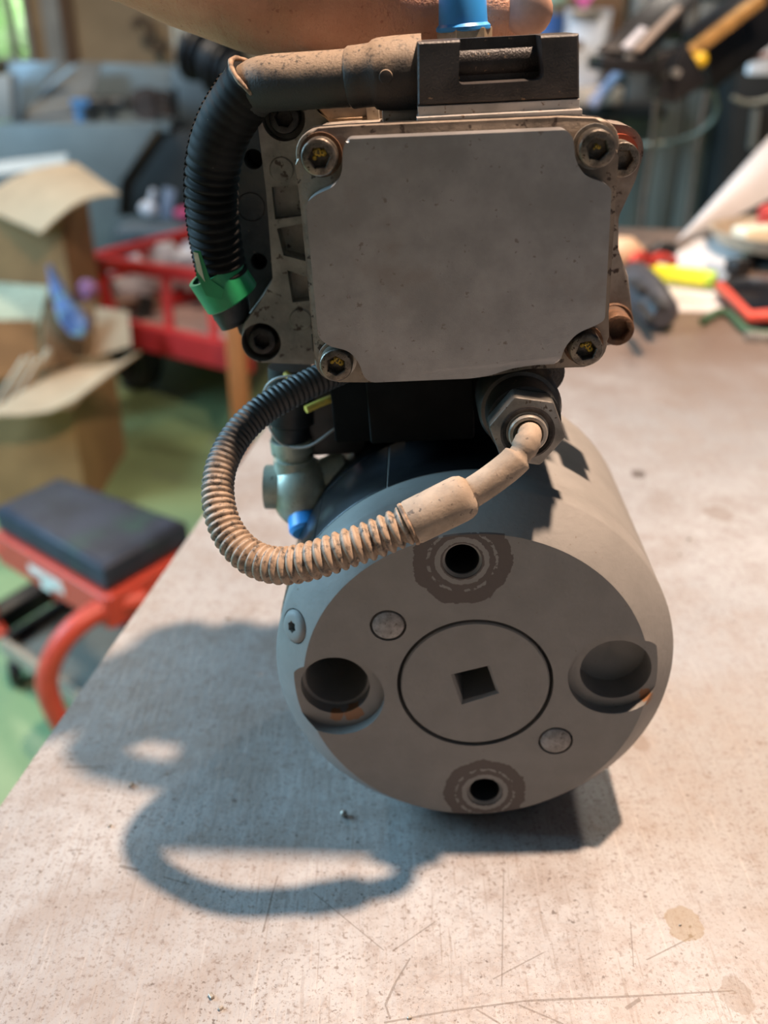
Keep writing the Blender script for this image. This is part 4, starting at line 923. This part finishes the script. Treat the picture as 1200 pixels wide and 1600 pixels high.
# ================================================================ LEFT SIDE OF THE WORKSHOP
m_mach = mat('blue grey machine paint', (.20, .255, .29), .42, .15, var=.10, vs=4, col2=(.165, .21, .24))
m_machl = mat('pale blue machine panel', (.27, .38, .48), .36, .2, var=.08, vs=4)
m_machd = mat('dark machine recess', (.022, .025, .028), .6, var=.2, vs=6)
Ym = 4.3
mc = thing('metalworking_machine', 'large blue grey sheet metal machine behind the cardboard boxes', 'machine', (at(150, 300, Ym).x, Ym + .3, 0))
def poly_slab(name, pts, Y, depth, m, root, bev=.004, dY=None):
    """outline given as points at distance Y, thickness away from the camera"""
    P = [at(x, y, Y + (dY[i] if dY else 0)) for i, (x, y) in enumerate(pts)]
    mb = MB(); A = [mb.bm.verts.new(p) for p in P]; B = [mb.bm.verts.new(p + Vector((0, depth, 0))) for p in P]
    mb.bm.faces.new(A); mb.bm.faces.new(list(reversed(B)))
    for i in range(len(P)):
        j = (i + 1) % len(P); mb.bm.faces.new((A[j], A[i], B[i], B[j]))
    bmesh.ops.recalc_face_normals(mb.bm, faces=mb.bm.faces)
    if bev: mb.bevel(bev, 2)
    return part(mb, name, m, root)
zb = at(100, 192, Ym).z
poly_slab('front_panel', [(-60, 192), (247, 196), (188, 285), (178, 480), (-60, 480)], Ym, .05, m_mach, mc)
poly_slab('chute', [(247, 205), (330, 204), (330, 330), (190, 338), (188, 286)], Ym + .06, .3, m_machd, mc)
poly_slab('back_panel', [(120, 97), (266, 103), (268, 200), (110, 196)], Ym + .55, .04, m_mach, mc)
poly_slab('side_panel', [(266, 103), (330, 104), (335, 204), (268, 204)], Ym + .35, .04, mat('dark blue grey paint', (.115, .15, .18), .45, var=.1, vs=5), mc)
poly_slab('wing_panel', [(12, 96), (92, 97), (28, 188), (14, 190)], Ym + .2, .02, m_machl, mc)
poly_slab('guard', [(98, 100), (160, 97), (130, 190), (26, 190)], Ym + .10, .02, mat('grey guard sheet', (.15, .17, .185), .65, .0, var=.1, vs=5), mc, dY=[.3, .3, 0, 0])
poly_slab('guard_highlight', [(84, 124), (112, 102), (120, 106), (60, 152), (34, 172)], Ym + .08, .02, m_machl, mc)  # pale strip standing in for a blue highlight across the guard
mb = MB(); a, b = at(-60, 191, Ym), at(262, 194, Ym); mb.box(((a.x + b.x) / 2, Ym + .3, zb - .02), (b.x - a.x, .56, .03)); part(mb, 'ledge', m_mach, mc)
mb = MB(); a, b = at(-60, 191, Ym), at(330, 194, Ym); mb.box(((a.x + b.x) / 2, Ym + .4, .24), (b.x - a.x, .6, .48)); part(mb, 'base', m_mach, mc)
poly_slab('column', [(-12, 118), (16, 116), (18, 188), (-12, 188)], Ym + .02, .08, mat('pale grey machine part', (.38, .42, .46), .5), mc)
poly_slab('lower_sheet', [(180, 340), (310, 334), (330, 420), (165, 440)], Ym - .10, .04, mat('dark slate panel', (.075, .10, .115), .5), mc)
# clutter on the ledge
m_bl2 = mat('mid blue plastic', (.08, .25, .55), .45)
zl = zb - .005
def lump(name, px, Y, sizes, m, label, cat):
    q = at(px, 190, Y); base = Vector((q.x, Y, zl)); root = thing(name, label, cat, base)
    return root
r_ = lump('spray_gun', 126, Ym + .12, 0, m_bl2, 'blue handled spray gun at the left end of the machine ledge', 'spray gun')
mb = MB(); mb.cyl((0, 0, 0), (0, 0, .06), .022, .018, 16); mb.build('cup', m_bl2, r_); mb = MB(); mb.beam((-.03, 0, .075), (.05, 0, .075), .022, .03); mb.bevel(.004); mb.build('gun_body', m_bl2, r_); mb = MB(); mb.beam((.045, 0, .062), (.055, 0, .0), .018, .018); mb.build('handle', m_blk, r_)
for px, s, lb in ((158, .05, 'black hand drill lying beside the blue spray gun on the ledge'), (186, .055, 'black hand drill in the middle of the machine ledge, left of the brown reel')):
    r_ = lump('hand_drill', px, Ym + .15, 0, m_blk, lb, 'drill')
    mb = MB(); mb.cyl((-s, 0, .07), (s * .7, 0, .07), .028, .024, 16); mb.bevel(.004); mb.build('motor_housing', m_blk, r_); mb = MB(); mb.cyl((s * .7, 0, .07), (s * 1.2, 0, .07), .014, .008, 12); mb.build('chuck', m_screwd, r_); mb = MB(); mb.beam((-s * .4, 0, .05), (-s * .5, 0, .006), .026, .03); mb.build('handle', m_blk, r_)
r_ = lump('cable_reel', 232, Ym + .2, 0, m_blk, 'brown and grey cable reel at the right end of the machine ledge', 'reel')
m_reel = mat('brown reel', (.06, .042, .038), .6, var=.3, vs=20)
mb = MB(); mb.lathe([(.065, 0), (.065, .008), (.03, .010), (.03, .07), (.065, .072), (.065, .08)], (0, .04, .065), (0, -1, 0), 28); mb.build('spool', m_reel, r_)
mb = MB(); mb.lathe([(.031, .012), (.052, .013), (.052, .067), (.031, .068)], (0, .04, .065), (0, -1, 0), 28, True); mb.build('cable', mat('grey cable', (.17, .18, .21), .6), r_)
r_ = lump('wire_bundle', 258, Ym + .12, 0, m_blk, 'dark bundle of wire beside the cable reel against the side panel', 'wire')
mb = MB()
for k in range(5): mb.tube(spline([(-.05 + .01 * k, 0, .012 + .02 * k), (0, -.03, .03 + .022 * k), (.05, 0, .02 + .02 * k), (.0, .04, .03 + .02 * k), (-.05, .01, .03 + .02 * k)], 6), .009, 8)
mb.build('coil', m_reel, r_); mb = MB(); mb.cyl((.05, -.01, 0), (.055, -.01, .13), .012, seg=12); mb.build('plug', m_screwd, r_)
# finned black motor
q = at(332, 92, 4.0); fm = thing('finned_motor', 'black finned motor hanging above the machine by the cable', 'motor', q)
for k in range(9):
    mb = MB(); t0 = -.10 + .024 * k; mb.lathe([(.095 + .02 * math.sin(k * 1.3), t0), (.095 + .02 * math.sin(k * 1.3), t0 + .010)], (0, 0, 0), (.75, -.45, -.35), 28); mb.build('fin', mat('black iron fin', (.035, .036, .042), .45, .3, var=.3, vs=30), fm)
mb = MB(); mb.lathe([(.07, -.12), (.07, .13)], (0, 0, 0), (.75, -.45, -.35), 28); mb.build('core', m_lock, fm)
mb = MB(); mb.cyl((0, .02, .05), (0, .1, 1.3), .02); mb.build('hanger', m_lock, fm)
# dark hook on the wall
o = MB(); o.tube(spline([at(x, y, 5.5) for x, y in ((208, 40), (222, 30), (236, 45), (234, 62), (248, 80), (262, 66))], 6), .022, 10)
place(o, 'wall_hook', mat('dark hook', (.10, .065, .04), .6), at(222, 34, 5.5), 'dark bent hook on the plywood wall left of the motor', 'hook')

# ---- cardboard boxes
m_cb = mat('brown cardboard', (.33, .185, .080), .75, var=.10, vs=9, col2=(.28, .155, .065))
m_cbl = mat('pale cardboard', (.54, .38, .24), .75, var=.08, vs=9)
def carton(root, x0, x1, y0, y1, z0, z1, yaw=0., t=.006):
    """open carton, walls and floor of board"""
    C0 = Vector(((x0 + x1) / 2, (y0 + y1) / 2, 0)); 
    for nm, c, s in (('side_wall', (x0 + t / 2, (y0 + y1) / 2, (z0 + z1) / 2), (t, y1 - y0, z1 - z0)), ('side_wall', (x1 - t / 2, (y0 + y1) / 2, (z0 + z1) / 2), (t, y1 - y0, z1 - z0)),
                     ('end_wall', ((x0 + x1) / 2, y0 + t / 2, (z0 + z1) / 2), (x1 - x0 - 2 * t, t, z1 - z0)), ('end_wall', ((x0 + x1) / 2, y1 - t / 2, (z0 + z1) / 2), (x1 - x0 - 2 * t, t, z1 - z0)),
                     ('bottom', ((x0 + x1) / 2, (y0 + y1) / 2, z0 + t / 2), (x1 - x0 - 2 * t, y1 - y0 - 2 * t, t))):
        mb = MB(); mb.box(c, s); o = mb.build(nm, m_cb, root)
# rear carton: face at Y about 3.1
Yb = 2.90
zt1 = at(80, 322, Yb).z
c1 = at(20, 322, Yb); bx1 = thing('cardboard_box', 'brown cardboard box in the rear with a pale flap hanging over its front', 'box', (c1.x - .05, Yb, 0))
xr = at(92, 330, Yb).x - (c1.x - .05)
carton(bx1, -.52, xr, 0, .30, 0.0, zt1)
def flap(name, pts, m, root, t=.006, fn=None):
    P = [at(*p) for p in pts]; mb = MB(); mb.sheet(P, t, 5, 5, fn); return part(mb, name, m, root)
flap('flap', ((-40, 318, Yb - .005), (62, 352, Yb - .16), (186, 302, Yb - .10), (118, 254, Yb + .22)), m_cbl, bx1, fn=lambda u, v: (0, 0, .03 * math.sin(3.14 * v) - .02 * u * (1 - v)))
flap('flap', ((-60, 262, Yb + .3), (105, 242, Yb + .42), (104, 262, Yb + .36), (-60, 282, Yb + .26)), mat('grey blue lid', (.38, .46, .50), .5), bx1)
# front carton
Yf = 2.28
c2 = at(60, 640, Yf); bx2 = thing('cardboard_box', 'open cardboard box full of scrap in front, with its flaps spread', 'box', (c2.x, Yf, 0))
zf = at(40, 640, Yf).z
xl, xr2 = at(-160, 640, Yf).x - c2.x, at(112, 640, Yf).x - c2.x
carton(bx2, xl, xr2, 0, .42, 0, zf)
flap('flap', ((-80, 676, Yf - .10), (116, 622, Yf - .10), (218, 546, Yf + .2), (50, 604, Yf + .0)), m_cbl, bx2, fn=lambda u, v: (0, 0, .015 * math.sin(6 * u)))
flap('flap', ((-20, 516, Yf + .30), (60, 508, Yf + .44), (76, 448, Yf + .60), (-20, 440, Yf + .60)), mat('pale green card', (.55, .62, .47), .6), bx2)
flap('inner_flap', ((-40, 600, Yf + .10), (64, 580, Yf + .28), (54, 500, Yf + .44), (-40, 500, Yf + .3)), m_cb, bx2)
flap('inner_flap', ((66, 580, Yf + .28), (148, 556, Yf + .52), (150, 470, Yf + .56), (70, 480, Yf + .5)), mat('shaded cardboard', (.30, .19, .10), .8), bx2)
flap('flap', ((140, 560, Yf + .5), (205, 540, Yf + .55), (200, 486, Yf + .62), (150, 480, Yf + .62)), m_cbl, bx2)
m_stick = mat('pale wood strip', (.60, .47, .33), .7, var=.1, vs=30)
for k, (x0, y0, x1, y1) in enumerate(((-12, 640, 40, 560), (4, 645, 52, 556), (16, 642, 62, 562), (26, 636, 78, 545))):
    a, b = at(x0, y0, Yf + .08 + .022 * k), at(x1, y1, Yf + .13 + .022 * k); o = MB(); o.beam(a, b, .018, .012); o.bevel(.001)
    place(o, 'wood_strip', m_stick, a, ('leftmost pale wood strip sticking out of the front cardboard box', 'second pale wood strip from the left in the front cardboard box', 'third pale wood strip from the left in the front cardboard box', 'rightmost and longest pale wood strip in the front cardboard box')[k], 'strip', 'wood strips in the front box')
# blue and white bag standing in it
Yg = Yf + .34
bagm = mat('blue white bag print', (.16, .26, .58), .35, var=.3, vs=24, col2=(.82, .88, .92), spot=(.30, .55, .55), spot_s=30, spot_t=.56)
mb = MB(); P = [at(x, y, Yg) for x, y in ((74, 412), (104, 462), (140, 505), (132, 528), (112, 524), (92, 500), (80, 455))]
A = [mb.bm.verts.new(p + Vector((0, -.012, 0))) for p in P]; B = [mb.bm.verts.new(p + Vector((0, .03, 0))) for p in P]; mb.bm.faces.new(A); mb.bm.faces.new(list(reversed(B)))
for i in range(len(P)): j = (i + 1) % len(P); mb.bm.faces.new((A[j], A[i], B[i], B[j]))
bmesh.ops.recalc_face_normals(mb.bm, faces=mb.bm.faces); mb.bevel(.008, 3)
place(mb, 'plastic_bag', bagm, P[4], 'pointed blue and white plastic bag standing in the front cardboard box', 'bag')
q = at(138, 450, Yg + .3); o = MB(); o.ball((0, 0, 0), .032, 14, (1, .7, .8))
for v in o.bm.verts: v.co += Vector(mnoise.noise_vector(v.co * 40)) * .012
o.xform(Matrix.Translation(q)); place(o, 'pink_wrap', mat('pink purple wrapping', (.38, .16, .30), .5), q, 'crumpled pink purple wrapping between the bag and the red cart', 'wrapping')

# ---- red cart
m_red = mat('red cart paint', (.58, .030, .030), .40, var=.10, vs=12)
Yk = 3.35
ct = thing('platform_cart', 'red platform cart with railed sides and a black tyre', 'cart', on_z(260, 615, 0))
def cartbar(name, a, b, w_, h_): mb = MB(); mb.beam(at(*a), at(*b), w_, h_); mb.bevel(.004, 1); return part(mb, name, m_red, ct)
cartbar('deck_rail', (168, 512, 3.22), (388, 562, 2.72), .04, .085)
cartbar('deck_rail', (172, 488, 3.42), (460, 430, 4.0), .04, .06)
cartbar('end_rail', (146, 408, 3.32), (168, 490, 3.28), .05, .04)
cartbar('top_rail', (144, 404, 3.32), (330, 356, 3.9), .035, .035)
cartbar('top_rail', (144, 408, 3.30), (330, 434, 2.92), .035, .04)
cartbar('mid_rail', (150, 440, 3.32), (330, 385, 3.9), .02, .02)
for a, b in (((258, 425, 3.07), (266, 522, 3.02)), ((160, 412, 3.30), (168, 490, 3.28)), ((224, 392, 3.56), (230, 470, 3.56)), ((276, 374, 3.72), (282, 458, 3.72)), ((330, 432, 2.93), (336, 538, 2.86))):
    cartbar('rail_post', a, b, .03, .03)
P = [at(166, 510, 3.22), at(390, 556, 2.74), at(470, 470, 3.6), at(240, 455, 3.9)]
mb = MB(); mb.sheet(P, .02); part(mb, 'deck', mat('pinkish worn deck', (.46, .31, .29), .6, var=.12, vs=10), ct)
def tyre(px, py, Y, r):
    q = at(px, py, Y); q.z = r
    ax = (at(388, 562, 2.72) - at(168, 512, 3.22)); ax.z = 0; ax.normalize(); ax = Vector((ax.y, -ax.x, 0))
    mb = MB(); mb.lathe([(r * .55, -.035), (r * .85, -.045), (r * .97, -.03), (r, 0), (r * .97, .03), (r * .85, .045), (r * .55, .035)], q, ax, 32, True); o = part(mb, 'tyre', mat('black tyre rubber', (.014, .014, .015), .6), ct, 50)
    mb = MB(); mb.lathe([(r * .56, -.03), (r * .2, -.02), (r * .2, .02), (r * .56, .03)], q, ax, 24); part(mb, 'wheel_hub', m_lock, ct)
    mb = MB(); mb.beam(q + Vector((.0, .0, .02)), (q.x + .04, q.y + .10, .30), .05, .05, (0, 1, 0)); part(mb, 'axle_bracket', m_lock, ct)
tyre(214, 570, 3.28, .12); tyre(330, 560, 3.7, .12)
m_bag = mat('crumpled pale film', (.58, .56, .60), .4, var=.12, vs=14, col2=(.47, .36, .36))
for k, (px, py, Y, r, sc, lb) in enumerate(((195, 448, 3.55, .10, (1.1, .8, .8), 'crumpled pale plastic film at the left end of the red cart'), (245, 418, 3.62, .11, (1, .8, .9), 'crumpled white plastic film in the middle of the red cart'), (312, 412, 3.55, .10, (.9, .8, .9), 'crumpled white plastic film in the cart close to the green tape'))):
    q = at(px, py, Y); o = MB(); o.ball((0, 0, 0), r, 22, sc)
    for v in o.bm.verts: v.co += Vector(mnoise.noise_vector(v.co * 22)) * .03
    o.xform(Matrix.Translation(q)); place(o, 'plastic_film', m_bag, q - Vector((0, 0, r * .8)), lb, 'plastic film', 'film in the cart')
q = at(215, 482, 3.5); o = MB(); o.box(q, (.16, .12, .09), Matrix.Rotation(.4, 3, 'Z')); o.bevel(.01); place(o, 'brown_parcel', mat('brown parcel', (.33, .19, .13), .7), q - Vector((0, 0, .045)), 'brown parcel lying low in the left half of the red cart', 'parcel')
for (px, py, Y, m, sc, nm, lb, cat) in ((232, 326, 4.05, mat('pearl white plastic', (.66, .70, .80), .35), (1.1, .8, .85), 'white_bottle', 'round white bottle on the dark shelf behind the red cart', 'bottle'), (287, 334, 4.05, mat('magenta rag', (.50, .06, .17), .6), (1.1, .8, .7), 'pink_rag', 'magenta rag lying on the dark shelf right of the white bottle', 'rag')):
    q = at(px, py, Y); root = MB(); root.ball((0, 0, 0), .036, 18, sc)
    if nm == 'white_bottle': root.cyl((.01, 0, .02), (.03, 0, .075), .014, .012, 14)
    root.xform(Matrix.Translation(q)); place(root, nm, m, q - Vector((0, 0, .03)), lb, cat)
q0 = at(190, 352, 4.0); q1 = at(322, 350, 4.0); o = MB(); o.box(((q0.x + q1.x) / 2, 4.0, q0.z - .012), (q1.x - q0.x, .2, .024)); o.bevel(.003)
o.box((q0.x + .03, 4.06, q0.z / 2 - .012), (.04, .04, q0.z - .024)); o.box((q1.x - .03, 4.06, q0.z / 2 - .012), (.04, .04, q0.z - .024))
place(o, 'low_shelf', mat('slate shelf', (.12, .15, .18), .5), (q0.x, 4.0, 0), 'dark slate low shelf behind the red cart under the white bottle', 'shelf')
o = MB(); q = at(262, 318, 4.07); o.box(q, (.05, .02, .12), Matrix.Rotation(.25, 3, 'Y')); o.bevel(.003); place(o, 'blue_folder', mat('slate blue folder', (.20, .25, .35), .5), q - Vector((0, 0, .06)), 'slate blue folder standing between the white bottle and the pink rag', 'folder')

# ---- orange post
a = on_z(374, 700, 0); mb = MB(); h = 1.0
p = at(374, 600, 2.6); zt2 = at(374, 492, 2.6).z
root = thing('wooden_post', 'short orange brown wooden post standing between bench and red cart', 'post', (p.x, 2.6, 0))
mb = MB(); mb.box((0, 0, zt2 / 2 + .02), (.052, .05, zt2 + .04)); mb.bevel(.003); mb.build('post', mat('orange brown timber', (.46, .155, .045), .6, var=.12, vs=10, stretch=(6, 6, 1)), root)
mb = MB(); mb.box((0, 0, .012), (.14, .14, .024)); mb.bevel(.003); mb.build('foot', m_lock, root)

# ---- rolling mechanic's seat
Zs = .40
def S(px, py, z): return on_z(px, py, z)
st_ = thing('rolling_seat', 'low red rolling mechanic seat with a dark padded cushion', 'seat', on_z(150, 960, 0))
cu = [S(-10, 790, Zs), S(160, 885, Zs), S(292, 812, Zs), S(92, 742, Zs)]
m_cush = mat('dark navy vinyl', (.030, .036, .055), .5, var=.2, vs=14, spec=.35, col2=(.025, .06, .05))  # greenish patches put the green sheen on the cushion into its colour
P2 = [Vector((p.x, p.y, 0)) for p in cu]
mb = MB(); mb.prism(round_poly([tuple(p)[:2] for p in P2], .03, 5), Zs - .055, Zs, .018, 4, axis='z'); part(mb, 'cushion', m_cush, st_, 50)
cc = sum(P2, Vector()) / 4
fr = [cc + (p - cc) * 1.03 for p in P2]
mb = MB(); mb.prism([tuple(p)[:2] for p in fr], Zs - .072, Zs - .056, .003, 1, axis='z'); part(mb, 'seat_pan', m_red2, st_)
for i in range(4):
    j = (i + 1) % 4; a, b = fr[i].copy(), fr[j].copy(); a.z = b.z = Zs - .085; mb = MB(); mb.beam(a, b, .012, .06); mb.bevel(.002, 1); part(mb, 'apron', m_red2, st_)
# tubular leg hoops
for i in range(4):
    a = fr[i].copy(); out = (a - cc).normalized(); side = Vector((fr[0] - fr[1])).normalized() * (1 if i in (0, 3) else -1)
    if i == 1: side = Vector((-.93, -.36, 0))
    pts = [a - out * .03 - side * .06 + Vector((0, 0, Zs - .088)), a - out * .02 + side * .01 + Vector((0, 0, Zs - .088)), a + side * .075 + Vector((0, 0, Zs - .115)), a + side * .115 + Vector((0, 0, Zs - .19)), a + side * .105 + Vector((0, 0, .12)), a + side * .075 + Vector((0, 0, .082))]
    mb = MB(); mb.tube(spline(pts, 8), .0185, 18); part(mb, 'leg_tube', m_red2, st_, 60)
tray_ = [cc + (p - cc) * 1.25 for p in P2]
mb = MB(); mb.prism([tuple(p)[:2] for p in tray_], .070, .082, .003, 1, axis='z'); part(mb, 'tool_tray', mat('grey olive tray', (.17, .17, .145), .5), st_)
for i in range(4):
    j = (i + 1) % 4; a, b = tray_[i].copy(), tray_[j].copy(); a.z = b.z = .092; mb = MB(); mb.beam(a, b, .012, .03); part(mb, 'tray_rim', mat('tan worn rim', (.36, .29, .22), .5) if i == 0 else m_lock, st_)
for p in tray_:
    q = cc + (p - cc) * .93; mb = MB(); mb.lathe([(.012, -.012), (.028, -.011), (.030, 0), (.028, .011), (.012, .012)], (q.x, q.y, .030), (1, .4, 0), 20); part(mb, 'caster', m_blk, st_)
    mb = MB(); mb.cyl((q.x, q.y, .045), (q.x, q.y, .072), .010, seg=12); part(mb, 'caster_stem', m_steel, st_)
# cut out white mark on the apron
a, b = fr[0].copy(), fr[1].copy(); dv = (b - a).normalized(); nn = Vector((dv.y, -dv.x, 0)); c = a.lerp(b, .48) + nn * .008; c.z = Zs - .082
mb = MB(); mb.box(c, (.10, .002, .014), Matrix.Rotation(math.atan2(dv.y, dv.x), 3, 'Z')); mb.box(c + Vector((0, 0, -.012)), (.03, .002, .03), Matrix.Rotation(math.atan2(dv.y, dv.x), 3, 'Z')); mb.box(c + dv * .03 + Vector((0, 0, -.008)), (.05, .002, .012), Matrix.Rotation(math.atan2(dv.y, dv.x) , 3, 'Z')); part(mb, 'white_mark', m_white, st_)
# black padded side bar over the tray
a, b = on_z(-30, 985, .10), on_z(82, 915, .10); mb = MB(); mb.beam(a, b, .05, .05); mb.bevel(.01); part(mb, 'side_bar', m_blk, st_)
